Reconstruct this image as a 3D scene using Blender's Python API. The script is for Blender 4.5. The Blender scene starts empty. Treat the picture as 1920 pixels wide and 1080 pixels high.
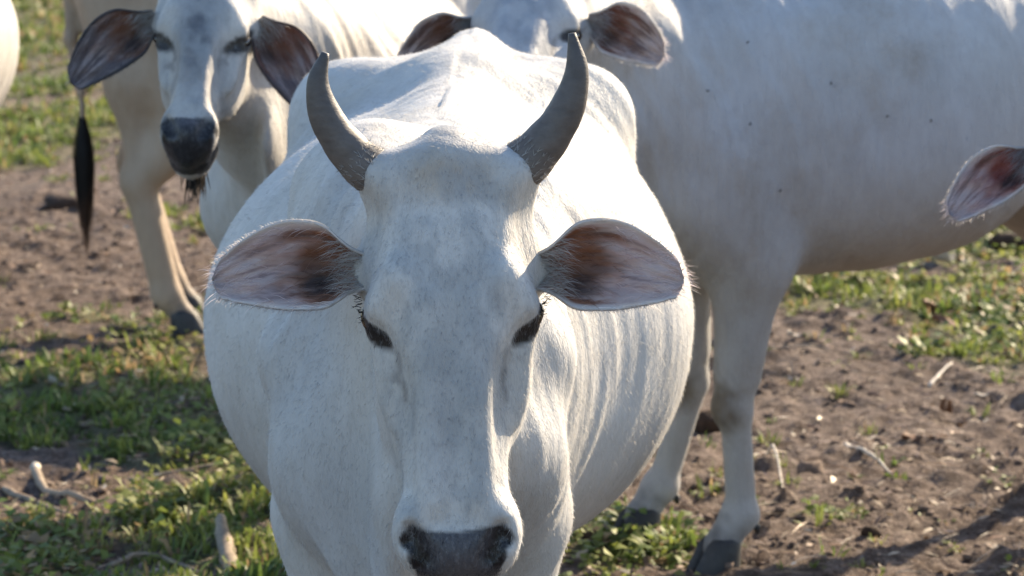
import bpy, math
import numpy as np
from mathutils import Vector, Matrix

# ------------------------------------------------------------------ camera, sky, sun, exposure
scene = bpy.context.scene
COL = scene.collection
CAM_H = 1.95
PITCH = math.radians(9.66)
FPX = 6000.0                      # focal length in photo pixels (1920 wide)
cam_d = bpy.data.cameras.new('camera')
cam_d.sensor_width = 36.0
cam_d.lens = 36.0 * FPX / 1920.0
cam_d.clip_start = 0.1
cam_d.clip_end = 2000.0
cam_d.dof.use_dof = True
cam_d.dof.focus_distance = 4.55
cam_d.dof.aperture_fstop = 9.5
cam = bpy.data.objects.new('camera', cam_d)
COL.objects.link(cam)
cam.location = (0, 0, CAM_H)
cam.rotation_euler = (math.radians(90) - PITCH, 0, 0)
scene.camera = cam

SUN_AZ = math.radians(41)         # right of the viewing direction, behind the herd
SUN_EL = math.radians(28)
world = bpy.data.worlds.new('World')
scene.world = world
world.use_nodes = True
wn = world.node_tree.nodes
bg = wn.get('Background') or wn.new('ShaderNodeBackground')
sky = wn.new('ShaderNodeTexSky')
sky.sky_type = 'NISHITA'
sky.sun_disc = False
sky.sun_elevation = SUN_EL
sky.sun_rotation = SUN_AZ
sky.dust_density = 0.7
sky.ozone_density = 2.0
world.node_tree.links.new(sky.outputs[0], bg.inputs[0])
bg.inputs[1].default_value = 0.12

sun_d = bpy.data.lights.new('sun', 'SUN')
sun_d.energy = 5.0
sun_d.angle = math.radians(1.0)
sun_d.color = (1.0, 0.82, 0.58)
sun = bpy.data.objects.new('sun', sun_d)
COL.objects.link(sun)
sdir = Vector((math.sin(SUN_AZ) * math.cos(SUN_EL), math.cos(SUN_AZ) * math.cos(SUN_EL), math.sin(SUN_EL)))
sun.rotation_euler = sdir.to_track_quat('Z', 'Y').to_euler()
sun.location = (8, 12, 10)

scene.view_settings.view_transform = 'Standard'
scene.view_settings.look = 'None'
scene.view_settings.gamma = 1.0
scene.view_settings.exposure = 1.48
scene.cycles.max_bounces = 5
scene.cycles.diffuse_bounces = 3
scene.cycles.glossy_bounces = 2
scene.cycles.transmission_bounces = 3

# ------------------------------------------------------------------ helpers
RNG = np.random.default_rng(7)
CT, ST = math.cos(PITCH), math.sin(PITCH)

def ground_at(px, py):
    """world x, y of the spot on flat ground seen at a photo pixel"""
    t = (py - 540) / FPX
    z = CAM_H / (t * CT + ST)
    return ((px - 960) / FPX * z, z * CT - t * z * ST)

def vnoise(x, y, seed=0):
    """2-D value noise 0..1"""
    xi = np.floor(x).astype(np.int64); yi = np.floor(y).astype(np.int64)
    fx = x - xi; fy = y - yi
    fx = fx * fx * (3 - 2 * fx); fy = fy * fy * (3 - 2 * fy)
    def h(a, b):
        n = (a * 374761393 + b * 668265263 + seed * 974634777) & 0xffffffff
        n = ((n ^ (n >> 13)) * 1274126177) & 0xffffffff
        return ((n ^ (n >> 16)) & 0xffff) / 65535.0
    return (h(xi, yi) * (1 - fx) + h(xi + 1, yi) * fx) * (1 - fy) + (h(xi, yi + 1) * (1 - fx) + h(xi + 1, yi + 1) * fx) * fy

def fbm(x, y, seed=0, octv=4):
    s = 0; a = 0.5; t = 0
    for o in range(octv):
        s = s + a * vnoise(x * 2 ** o, y * 2 ** o, seed + o); t += a; a *= 0.5
    return s / t

def mesh_from(name, V, F, smooth=True, col=None, attrs=None):
    me = bpy.data.meshes.new(name)
    V = np.asarray(V, dtype=np.float32)
    if isinstance(F, np.ndarray):
        nf, k = F.shape
        me.vertices.add(len(V)); me.vertices.foreach_set('co', V.ravel())
        me.loops.add(nf * k); me.loops.foreach_set('vertex_index', F.astype(np.int32).ravel())
        me.polygons.add(nf)
        me.polygons.foreach_set('loop_start', np.arange(0, nf * k, k, dtype=np.int32))
        me.polygons.foreach_set('loop_total', np.full(nf, k, dtype=np.int32))
        me.update(calc_edges=True)
    else:
        me.from_pydata([tuple(map(float, v)) for v in V], [], F)
        me.update()
    if smooth:
        me.polygons.foreach_set('use_smooth', np.ones(len(me.polygons), dtype=bool))
    if col is not None:
        a = me.color_attributes.new('tint', 'FLOAT_COLOR', 'POINT')
        c = np.ones((len(V), 4), dtype=np.float32); c[:, :col.shape[1]] = col
        a.data.foreach_set('color', c.ravel())
    return me

def add_obj(name, me, mat, parent=None):
    o = bpy.data.objects.new(name, me)
    COL.objects.link(o)
    if mat is not None:
        me.materials.clear(); me.materials.append(mat)
    if parent is not None:
        o.parent = parent
    return o

def tag(o, label, cat, group=None, kind=None):
    if label: o['label'] = label
    if cat: o['category'] = cat
    if group: o['group'] = group
    if kind: o['kind'] = kind
    return o

def empty(name, loc, rz=0.0, sc=1.0):
    o = bpy.data.objects.new(name, None)
    o.empty_display_size = 0.2
    COL.objects.link(o)
    o.location = loc; o.rotation_euler = (0, 0, rz); o.scale = (sc, sc, sc)
    return o

def tube(path, radii, n=16, squash=None, cap=True):
    """lofted tube along 3-D points; returns verts, faces"""
    P = np.asarray(path, float); R = np.asarray(radii, float)
    T = np.gradient(P, axis=0); T /= np.linalg.norm(T, axis=1)[:, None]
    ref = np.array([0.13, 0.31, 0.94])
    V = []; F = []
    N = np.cross(T[0], ref); N /= np.linalg.norm(N)
    for i in range(len(P)):
        N = N - T[i] * np.dot(N, T[i]); N /= np.linalg.norm(N)
        Bn = np.cross(T[i], N)
        for j in range(n):
            a = 2 * math.pi * j / n
            V.append(P[i] + R[i] * (math.cos(a) * N + math.sin(a) * Bn))
    for i in range(len(P) - 1):
        for j in range(n):
            F.append((i * n + j, i * n + (j + 1) % n, (i + 1) * n + (j + 1) % n, (i + 1) * n + j))
    if cap:
        F.append(tuple(range(n - 1, -1, -1))); F.append(tuple((len(P) - 1) * n + j for j in range(n)))
    return np.array(V), F

def spline(pts, n):
    """Catmull-Rom through points, n samples"""
    P = np.asarray(pts, float)
    P = np.vstack([2 * P[0] - P[1], P, 2 * P[-1] - P[-2]])
    m = len(P) - 3
    t = np.linspace(0, m - 1e-6, n)
    i = t.astype(int); f = (t - i)[:, None]
    p0, p1, p2, p3 = P[i], P[i + 1], P[i + 2], P[i + 3]
    return 0.5 * ((2 * p1) + (-p0 + p2) * f + (2 * p0 - 5 * p1 + 4 * p2 - p3) * f ** 2 + (-p0 + 3 * p1 - 3 * p2 + p3) * f ** 3)

# ------------------------------------------------------------------ materials
def nodes_of(name):
    m = bpy.data.materials.new(name); m.use_nodes = True
    nt = m.node_tree
    return m, nt, nt.nodes, nt.links, nt.nodes['Principled BSDF']

def noise(N, L, vec, scale, detail=3.0, rough=0.55, stretch=None):
    n = N.new('ShaderNodeTexNoise')
    n.inputs['Scale'].default_value = scale; n.inputs['Detail'].default_value = detail
    n.inputs['Roughness'].default_value = rough
    if stretch is not None:
        mp = N.new('ShaderNodeMapping'); mp.inputs['Scale'].default_value = stretch
        L.new(vec, mp.inputs['Vector']); vec = mp.outputs['Vector']
    L.new(vec, n.inputs['Vector'])
    return n.outputs['Fac']

def mrange(N, L, val, a, b, c, d):
    n = N.new('ShaderNodeMapRange')
    for k, v in zip(('From Min', 'From Max', 'To Min', 'To Max'), (a, b, c, d)):
        n.inputs[k].default_value = v
    L.new(val, n.inputs['Value'])
    return n.outputs['Result']

def math2(N, L, op, a, b):
    n = N.new('ShaderNodeMath'); n.operation = op
    for k, v in enumerate((a, b)):
        if isinstance(v, (int, float)): n.inputs[k].default_value = v
        else: L.new(v, n.inputs[k])
    return n.outputs[0]

def mixc(N, L, fac, a, b, mode='MIX'):
    n = N.new('ShaderNodeMix'); n.data_type = 'RGBA'; n.blend_type = mode
    ins = [s for s in n.inputs if s.type == 'RGBA']
    f = [s for s in n.inputs if s.type == 'VALUE'][0]
    if isinstance(fac, (int, float)): f.default_value = fac
    else: L.new(fac, f)
    for s, v in zip(ins, (a, b)):
        if isinstance(v, tuple): s.default_value = (*v, 1.0)
        else: L.new(v, s)
    return [s for s in n.outputs if s.type == 'RGBA'][0]

def bump(N, L, bsdf, height, dist, strength=1.0, prev=None):
    b = N.new('ShaderNodeBump'); b.inputs['Distance'].default_value = dist
    b.inputs['Strength'].default_value = strength
    L.new(height, b.inputs['Height'])
    if prev is not None: L.new(prev, b.inputs['Normal'])
    L.new(b.outputs['Normal'], bsdf.inputs['Normal'])
    return b.outputs['Normal']

def coat_material(name):
    m, nt, N, L, P = nodes_of(name)
    at = N.new('ShaderNodeAttribute'); at.attribute_name = 'tint'
    tc = N.new('ShaderNodeTexCoord'); ob = tc.outputs['Object']
    big = noise(N, L, ob, 4.0, 4.0)
    streak = noise(N, L, ob, 60.0, 3.0, 0.6, (1, 1, 0.22))
    fine = noise(N, L, ob, 330.0, 2.0, 0.6, (1, 1, 0.35))
    c = mixc(N, L, mrange(N, L, big, 0.35, 0.7, 0.0, 1.0), at.outputs['Color'], mixc(N, L, 1.0, at.outputs['Color'], (0.86, 0.84, 0.80), 'MULTIPLY'))
    c = mixc(N, L, mrange(N, L, streak, 0.40, 0.72, 0.0, 0.40), c, mixc(N, L, 1.0, c, (0.80, 0.79, 0.78), 'MULTIPLY'))
    st = math2(N, L, 'MULTIPLY', mrange(N, L, noise(N, L, ob, 2.6, 6.0, 0.7), 0.50, 0.70, 0.0, 0.75), mrange(N, L, noise(N, L, ob, 19.0, 4.0, 0.7), 0.35, 0.65, 0.3, 1.0))
    c = mixc(N, L, st, c, mixc(N, L, 1.0, c, (0.76, 0.67, 0.57), 'MULTIPLY'))
    sp = math2(N, L, 'MULTIPLY', mrange(N, L, noise(N, L, ob, 120.0, 5.0, 0.75, (1, 1, 0.6)), 0.50, 0.75, 0.0, 1.0), at.outputs['Alpha'])
    c = mixc(N, L, sp, c, (0.20, 0.20, 0.21))
    L.new(c, P.inputs['Base Color'])
    rgbv = N.new('ShaderNodeRGBToBW'); L.new(at.outputs['Color'], rgbv.inputs[0])
    L.new(mrange(N, L, rgbv.outputs[0], 0.03, 0.14, 0.34, 0.62), P.inputs['Roughness'])
    P.inputs['Specular IOR Level'].default_value = 0.25
    P.inputs['Sheen Weight'].default_value = 0.12
    P.inputs['Sheen Roughness'].default_value = 0.4
    b1 = bump(N, L, P, noise(N, L, ob, 11.0, 3.0, 0.5, (1, 1, 0.3)), 0.02, 0.35)
    b2 = bump(N, L, P, streak, 0.004, 0.6, b1)
    bump(N, L, P, fine, 0.0016, 0.8, b2)
    return m

def simple_material(name, col, rough=0.6, var=0.4, scale=30.0, bumpd=0.0, spec=0.4, stretch=None, attr=False):
    m, nt, N, L, P = nodes_of(name)
    tc = N.new('ShaderNodeTexCoord'); ob = tc.outputs['Object']
    f = noise(N, L, ob, scale, 4.0, 0.6, stretch)
    base = col
    if attr:
        at = N.new('ShaderNodeAttribute'); at.attribute_name = 'tint'
        base = at.outputs['Color']
    dark = mixc(N, L, 1.0, base, (1 - var, 1 - var, 1 - var), 'MULTIPLY')
    c = mixc(N, L, mrange(N, L, f, 0.3, 0.7, 0.0, 1.0), dark, base)
    L.new(c, P.inputs['Base Color'])
    P.inputs['Roughness'].default_value = rough
    P.inputs['Specular IOR Level'].default_value = spec
    if bumpd: bump(N, L, P, f, bumpd, 0.8)
    return m

def leaf_material(name, trans=0.35):
    m, nt, N, L, P = nodes_of(name)
    at = N.new('ShaderNodeAttribute'); at.attribute_name = 'tint'
    L.new(at.outputs['Color'], P.inputs['Base Color'])
    P.inputs['Roughness'].default_value = 0.55
    P.inputs['Specular IOR Level'].default_value = 0.3
    tr = N.new('ShaderNodeBsdfTranslucent'); L.new(at.outputs['Color'], tr.inputs['Color'])
    mx = N.new('ShaderNodeMixShader'); mx.inputs[0].default_value = trans
    L.new(P.outputs[0], mx.inputs[1]); L.new(tr.outputs[0], mx.inputs[2])
    L.new(mx.outputs[0], N['Material Output'].inputs['Surface'])
    return m

M_COAT = coat_material('cattle_coat')
M_EAR = leaf_material('ear_skin_and_hair', 0.22)
M_HAIR = leaf_material('hair_strands', 0.5)
M_HORN = simple_material('horn', (0.085, 0.072, 0.064), 0.55, 0.32, 65.0, 0.002, 0.35, (0.7, 0.7, 1.2), True)
M_HOOF = simple_material('hoof', (0.035, 0.035, 0.038), 0.55, 0.5, 40.0, 0.002)
M_EYE = simple_material('eye', (0.012, 0.008, 0.006), 0.05, 0.3, 20.0, 0.0, 0.8)
M_GRASS = leaf_material('grass_blades', 0.4)

# ------------------------------------------------------------------ the ground
GREEN = [  # photo px centre, radii in px, density: where green cover grows
    (60, 120, 260, 190, 1.0), (90, 240, 170, 70, 1.0), (120, 60, 300, 90, 1.0), (330, 880, 200, 60, 0.7), (1860, 520, 160, 60, 1.0), (1880, 650, 120, 50, 0.9), (330, 250, 200, 60, 0.5), (150, 640, 170, 70, 0.75), (330, 770, 190, 90, 1.0), (90, 760, 180, 60, 0.85),
    (60, 1040, 120, 80, 1.0), (380, 960, 170, 100, 0.9), (500, 1050, 60, 60, 0.9), (300, 640, 150, 60, 0.6), (520, 900, 60, 100, 0.8),
    (1720, 560, 260, 60, 1.0), (1820, 640, 140, 60, 0.85), (1560, 520, 120, 30, 0.9), (1180, 1030, 130, 50, 0.7), (1540, 970, 70, 30, 0.4), (1330, 900, 60, 30, 0.3),
    (450, 420, 200, 40, 0.35), (1100, 1120, 300, 60, 0.6), (200, 1180, 500, 90, 0.9), (1850, 350, 300, 120, 1.0), (900, 60, 1500, 120, 0.9)]

def world_blobs():
    out = []
    for px, py, rx, ry, d in GREEN:
        x, y = ground_at(px, py)
        x2, _ = ground_at(px + rx, py); _, y2 = ground_at(px, py - ry); _, y3 = ground_at(px, py + ry)
        out.append((x, y, abs(x2 - x), 0.5 * abs(y2 - y3), d))
    return out
BLOBS = world_blobs()

def green_density(x, y):
    g = np.zeros_like(x)
    for bx, by, rx, ry, d in BLOBS:
        q = ((x - bx) / rx) ** 2 + ((y - by) / ry) ** 2
        g = np.maximum(g, d * np.clip(1.35 - q, 0, 1))
    far = np.clip((y - 17) / 4, 0, 1) + np.clip((np.abs(x) - 3.2) / 1.5, 0, 1)
    g = np.maximum(g, 0.8 * np.clip(far, 0, 1))
    n = fbm(x * 2.6, y * 2.6, 5, 4)
    return np.clip(g * (0.25 + 1.5 * np.clip((n - 0.33) * 3.2, 0, 1)), 0, 1)

def ground_h(x, y):
    h = 0.05 * (fbm(x * 0.9, y * 0.9, 11, 3) - 0.5) + 0.045 * (fbm(x * 4.2, y * 4.2, 21, 4) - 0.5)
    c = fbm(x * 11, y * 11, 31, 3)
    h = h + 0.085 * np.clip(c - 0.52, 0, 1) + 0.020 * (vnoise(x * 31, y * 31, 41) - 0.5)
    return h * np.clip(1.4 - np.hypot(x, y - 10) / 60, 0, 1) - 0.012

def axis(a, b, step, far_a, far_b):
    mid = list(np.arange(a, b, step)); up = [b]; dn = []
    s = step
    while up[-1] < far_b: s *= 1.22; up.append(up[-1] + s)
    s = step; cur = a
    while cur > far_a: s *= 1.22; cur -= s; dn.append(cur)
    return np.array(dn[::-1] + mid + up)
gx = axis(-2.6, 2.6, 0.017, -500, 500)
gy = axis(6.8, 13.5, 0.022, -400, 700)
GX, GY = np.meshgrid(gx, gy, indexing='ij')
GZ = ground_h(GX, GY)
GV = np.stack([GX, GY, GZ], -1).reshape(-1, 3)
ii = np.arange(len(gx) * len(gy)).reshape(len(gx), len(gy))
GF = np.stack([ii[:-1, :-1], ii[1:, :-1], ii[1:, 1:], ii[:-1, 1:]], -1).reshape(-1, 4)
gd = green_density(GX, GY).reshape(-1)
gme = mesh_from('ground', GV, GF, True, np.stack([gd, gd, gd], -1))

def ground_material():
    m, nt, N, L, P = nodes_of('pasture_soil')
    at = N.new('ShaderNodeAttribute'); at.attribute_name = 'tint'
    tc = N.new('ShaderNodeTexCoord'); ob = tc.outputs['Object']
    a = noise(N, L, ob, 2.2, 6.0, 0.6); b = noise(N, L, ob, 23.0, 5.0, 0.65); c = noise(N, L, ob, 95.0, 3.0, 0.6)
    col = mixc(N, L, mrange(N, L, a, 0.35, 0.65, 0, 1), (0.125, 0.092, 0.075), (0.215, 0.168, 0.142))
    col = mixc(N, L, mrange(N, L, b, 0.42, 0.62, 0, 0.75), (0.070, 0.050, 0.040), col)
    col = mixc(N, L, mrange(N, L, c, 0.60, 0.70, 0, 0.55), col, (0.40, 0.33, 0.27))
    gcol = mixc(N, L, mrange(N, L, b, 0.4, 0.6, 0, 1), (0.075, 0.085, 0.035), (0.13, 0.13, 0.06))
    sep = N.new('ShaderNodeSeparateColor'); L.new(at.outputs['Color'], sep.inputs[0])
    col = mixc(N, L, mrange(N, L, sep.outputs[0], 0.25, 0.9, 0, 0.7), col, gcol)
    L.new(col, P.inputs['Base Color']); P.inputs['Roughness'].default_value = 0.95
    P.inputs['Specular IOR Level'].default_value = 0.15
    b1 = bump(N, L, P, b, 0.03, 0.7); bump(N, L, P, c, 0.01, 0.8, b1)
    return m
ground = add_obj('ground', gme, ground_material())
tag(ground, 'trampled brown pasture soil with patches of green cover', 'ground', None, 'structure')

# ------------------------------------------------------------------ implicit-surface modeller for the animals
class Prim:
    def __init__(s, f, k, sub=False): s.f, s.k, s.sub = f, k, sub

def rcone(a, b, ra, rb, k=0.05, sc=(1, 1, 1), sub=False):
    s = np.array(sc, float); a = np.array(a, float) / s; b = np.array(b, float) / s
    ba = b - a; L2 = max(float(ba @ ba), 1e-9); sm = float(s.min())
    i0, i1, i2 = (float(1 / q) for q in s); a0, a1, a2 = map(float, a); b0, b1, b2 = (float(q) for q in ba); dr = float(rb - ra)
    c0, c1, c2 = b0 / L2, b1 / L2, b2 / L2
    def f(P):
        x = P[0] * i0 - a0; y = P[1] * i1 - a1; z = P[2] * i2 - a2
        t = x * c0 + y * c1 + z * c2
        np.clip(t, 0, 1, out=t)
        x -= t * b0; y -= t * b1; z -= t * b2
        x *= x; y *= y; z *= z; x += y; x += z
        np.sqrt(x, out=x)
        t *= dr; t += ra; x -= t
        if sm != 1.0: x *= sm
        return x
    return Prim(f, k, sub)

def ellip(c, r, k=0.05, sub=False, M=None):
    c = np.array(c, float); r = np.array(r, float)
    MM = np.eye(3) if M is None else M
    c0, c1, c2 = map(float, c); rm = float(r.min())
    def f(P):
        x = P[0] - c0; y = P[1] - c1; z = P[2] - c2
        s0 = s1 = None
        for j in range(3):
            q = x * float(MM[0, j] / r[j]) + y * float(MM[1, j] / r[j]) + z * float(MM[2, j] / r[j])
            q *= q
            s0 = q if s0 is None else s0 + q
            g = q * float(1 / r[j] ** 2)
            s1 = g if s1 is None else s1 + g
        k0 = np.sqrt(s0); k1 = np.sqrt(s1) + np.float32(1e-9)
        return np.where(k0 < 0.2, (k0 - 1) * rm, k0 * (k0 - 1) / k1)
    return Prim(f, k, sub)

def smooth_interp(x, xs, ys):
    """monotone-ish cubic (Catmull-Rom tangents) sampled into a table"""
    xs = np.asarray(xs, float); ys = np.asarray(ys, float)
    m = np.gradient(ys, xs)
    i = np.clip(np.searchsorted(xs, x) - 1, 0, len(xs) - 2)
    h = xs[i + 1] - xs[i]; t = np.clip((x - xs[i]) / h, 0, 1)
    t2 = t * t; t3 = t2 * t
    return (2 * t3 - 3 * t2 + 1) * ys[i] + (t3 - 2 * t2 + t) * h * m[i] + (-2 * t3 + 3 * t2) * ys[i + 1] + (t3 - t2) * h * m[i + 1]

def loft(st, ax, up, lat, origin, k, n_top=2.2, n_bot=2.2):
    """st rows: s, top, mid, bottom, halfwidth. ax/up/lat unit axes, origin point."""
    st = np.asarray(st, float); s0, s1 = st[0, 0], st[-1, 0]
    xs = np.linspace(s0, s1, 400)
    T, C, B, W = (smooth_interp(xs, st[:, 0], st[:, j]).astype(np.float32) for j in (1, 2, 3, 4))
    ax, up, lat, origin = (np.array(v, float) for v in (ax, up, lat, origin))
    dx = xs[1] - xs[0]
    def f(P):
        x = P[0] - float(origin[0]); y = P[1] - float(origin[1]); q = P[2] - float(origin[2])
        dot = lambda A: x * float(A[0]) + y * float(A[1]) + q * float(A[2])
        s, z, x = dot(ax), dot(up), np.abs(dot(lat))
        fi = np.clip((s - s0) / dx, 0, 398.999); i = fi.astype(np.int32); fr = (fi - i).astype(np.float32)
        t = T[i] + fr * (T[i + 1] - T[i]); c = C[i] + fr * (C[i + 1] - C[i])
        b = B[i] + fr * (B[i + 1] - B[i]); w = np.maximum(W[i] + fr * (W[i + 1] - W[i]), 0.004)
        above = z > c
        hd = np.maximum(np.where(above, t - c, c - b), 0.004)
        n = np.where(above, np.float32(n_top), np.float32(n_bot))
        q = ((x / w) ** n + (np.abs(z - c) / hd) ** n) ** (1.0 / n)
        d = (q - 1) * np.minimum(w, hd)
        over = np.maximum(np.maximum(s0 - s, s - s1), 0)
        return np.where(over > 0, np.sqrt(np.maximum(d, 0) ** 2 + over ** 2) + np.minimum(d, 0) * 0, d)
    return Prim(f, k)

def evaluate(prims, P):
    d = None
    for pr in prims:
        e = pr.f(P)
        if d is None: d = e; continue
        d = combine(d, e, pr)
    return d

def combine(d, e, pr):
    k = pr.k
    if pr.sub:
        e = -e; h = np.clip(0.5 - 0.5 * (e - d) / -k, 0, 1)
        h = np.clip(0.5 + 0.5 * (e - d) / k, 0, 1)
        return d * (1 - h) + e * h + k * h * (1 - h)
    h = np.clip(0.5 + 0.5 * (d - e) / k, 0, 1)
    return d * (1 - h) + e * h - k * h * (1 - h)

def extract(prims, lo, hi, h, B=12):
    lo = np.array(lo, float); hi = np.array(hi, float)
    nb = np.ceil((hi - lo) / (h * B)).astype(int)
    n = nb * B + 1
    cx = [lo[a] + (np.arange(nb[a]) + 0.5) * B * h for a in range(3)]
    Cn = [q.astype(np.float32) for q in np.meshgrid(*cx, indexing='ij')]
    R = 0.5 * B * h * math.sqrt(3) * 1.35
    evs = [p.f(Cn) for p in prims]
    d = evs[0]; steps = []
    for p, e in zip(prims[1:], evs[1:]):
        if p.sub: rel = (-e + R + p.k > d - R)
        else: rel = (e - R - p.k < d + R)
        steps.append(rel); d = combine(d, e, p)
    val = np.empty(tuple(n), np.float32)
    for a in range(nb[0]):          # fill with the sign of the block centre
        s0 = a * B; s1 = s0 + B + 1
        val[s0:s1] = np.repeat(np.repeat(np.pad(d[a], ((0, 1), (0, 1)), mode='edge'), B, 0)[:n[1]], B, 1)[:, :n[2]][None]
    act = np.argwhere(np.abs(d) < R + 0.012)
    loc = np.meshgrid(*[np.arange(B + 1, dtype=np.float32) * np.float32(h)] * 3, indexing='ij')
    for a, b, c in act:
        P = [loc[q] + np.float32(lo[q] + (a, b, c)[q] * B * h) for q in range(3)]
        v = prims[0].f(P)
        for q, p in enumerate(prims[1:]):
            if steps[q][a, b, c]: v = combine(v, p.f(P), p)
        val[a * B:a * B + B + 1, b * B:b * B + B + 1, c * B:c * B + B + 1] = v
    ins = val < 0
    cnt = np.zeros(tuple(n - 1), np.uint8)
    offs = [(i, j, k) for i in (0, 1) for j in (0, 1) for k in (0, 1)]
    for i, j, k in offs: cnt += ins[i:n[0] - 1 + i, j:n[1] - 1 + j, k:n[2] - 1 + k]
    cells = np.argwhere((cnt > 0) & (cnt < 8))
    cv = {o: val[cells[:, 0] + o[0], cells[:, 1] + o[1], cells[:, 2] + o[2]] for o in offs}
    acc = np.zeros((len(cells), 3)); num = np.zeros(len(cells))
    for o in offs:
        for ax in range(3):
            if o[ax]: continue
            o2 = list(o); o2[ax] = 1; o2 = tuple(o2)
            v0, v1 = cv[o], cv[o2]; cr = (v0 < 0) != (v1 < 0)
            t = np.where(cr, v0 / np.where(cr, v0 - v1, 1), 0)
            pt = np.tile(np.array(o, float), (len(cells), 1)); pt[:, ax] = t
            acc += pt * cr[:, None]; num += cr
    V = lo + (cells + acc / num[:, None]) * h
    idx = np.full(tuple(n - 1), -1, np.int32); idx[cells[:, 0], cells[:, 1], cells[:, 2]] = np.arange(len(cells))
    F = []
    for ax in range(3):
        u, w = [(1, 2), (2, 0), (0, 1)][ax]
        sl0 = [slice(1, m - 1) for m in n]; sl1 = list(sl0)
        sl0[ax] = slice(0, n[ax] - 1); sl1[ax] = slice(1, n[ax])
        A, Bv = ins[tuple(sl0)], ins[tuple(sl1)]
        e = np.argwhere(A != Bv)
        if not len(e): continue
        inside0 = A[e[:, 0], e[:, 1], e[:, 2]]
        base = e.copy(); base[:, u] += 1; base[:, w] += 1
        q = []
        for du, dw in ((-1, -1), (0, -1), (0, 0), (-1, 0)):
            cc = base.copy(); cc[:, u] += du; cc[:, w] += dw
            q.append(idx[cc[:, 0], cc[:, 1], cc[:, 2]])
        q = np.stack(q, -1)
        q[~inside0] = q[~inside0][:, ::-1]
        F.append(q)
    F = np.vstack(F)
    F = F[(F >= 0).all(1)]
    # two light smoothing passes
    for lam in (0.5, 0.5):
        ia = F.ravel(); ib = np.roll(F, -1, 1).ravel()
        c = np.maximum(np.bincount(ia, minlength=len(V)), 1)
        s = np.stack([np.bincount(ia, V[ib, q], len(V)) for q in range(3)], 1)
        V = V + lam * (s / c[:, None] - V)
    return V, F

# ------------------------------------------------------------------ cattle
HEAD_ST = [  # v along the face, front, mid, back, half width  (metres, adult)
    (-0.035, -0.075, -0.10, -0.125, 0.020), (-0.015, -0.030, -0.09, -0.150, 0.080), (0.03, -0.008, -0.085, -0.180, 0.106), (0.10, 0.004, -0.09, -0.215, 0.113), (0.18, 0.006, -0.10, -0.245, 0.112),
    (0.235, 0.003, -0.105, -0.255, 0.107), (0.30, -0.004, -0.11, -0.250, 0.099), (0.37, -0.010, -0.11, -0.220, 0.089), (0.44, -0.014, -0.105, -0.190, 0.083),
    (0.50, -0.016, -0.10, -0.175, 0.085), (0.54, -0.022, -0.095, -0.165, 0.084), (0.575, -0.045, -0.095, -0.150, 0.066), (0.595, -0.080, -0.098, -0.115, 0.020)]

def head_frame(poll, pitch, yaw, roll, scl):
    """columns u (lateral), v (down the face), w (out of the face)"""
    v = np.array([0, -math.sin(pitch), -math.cos(pitch)]); w = np.array([0, -math.cos(pitch), math.sin(pitch)]); u = np.array([1.0, 0, 0])
    if roll:
        c, s = math.cos(roll), math.sin(roll); u, v = c * u + s * v, -s * u + c * v
    cy, sy = math.cos(yaw), math.sin(yaw)
    Rz = np.array([[cy, -sy, 0], [sy, cy, 0], [0, 0, 1]])
    M = np.stack([Rz @ u, Rz @ v, Rz @ w], 1)
    return np.array(poll, float), M, scl

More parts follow.
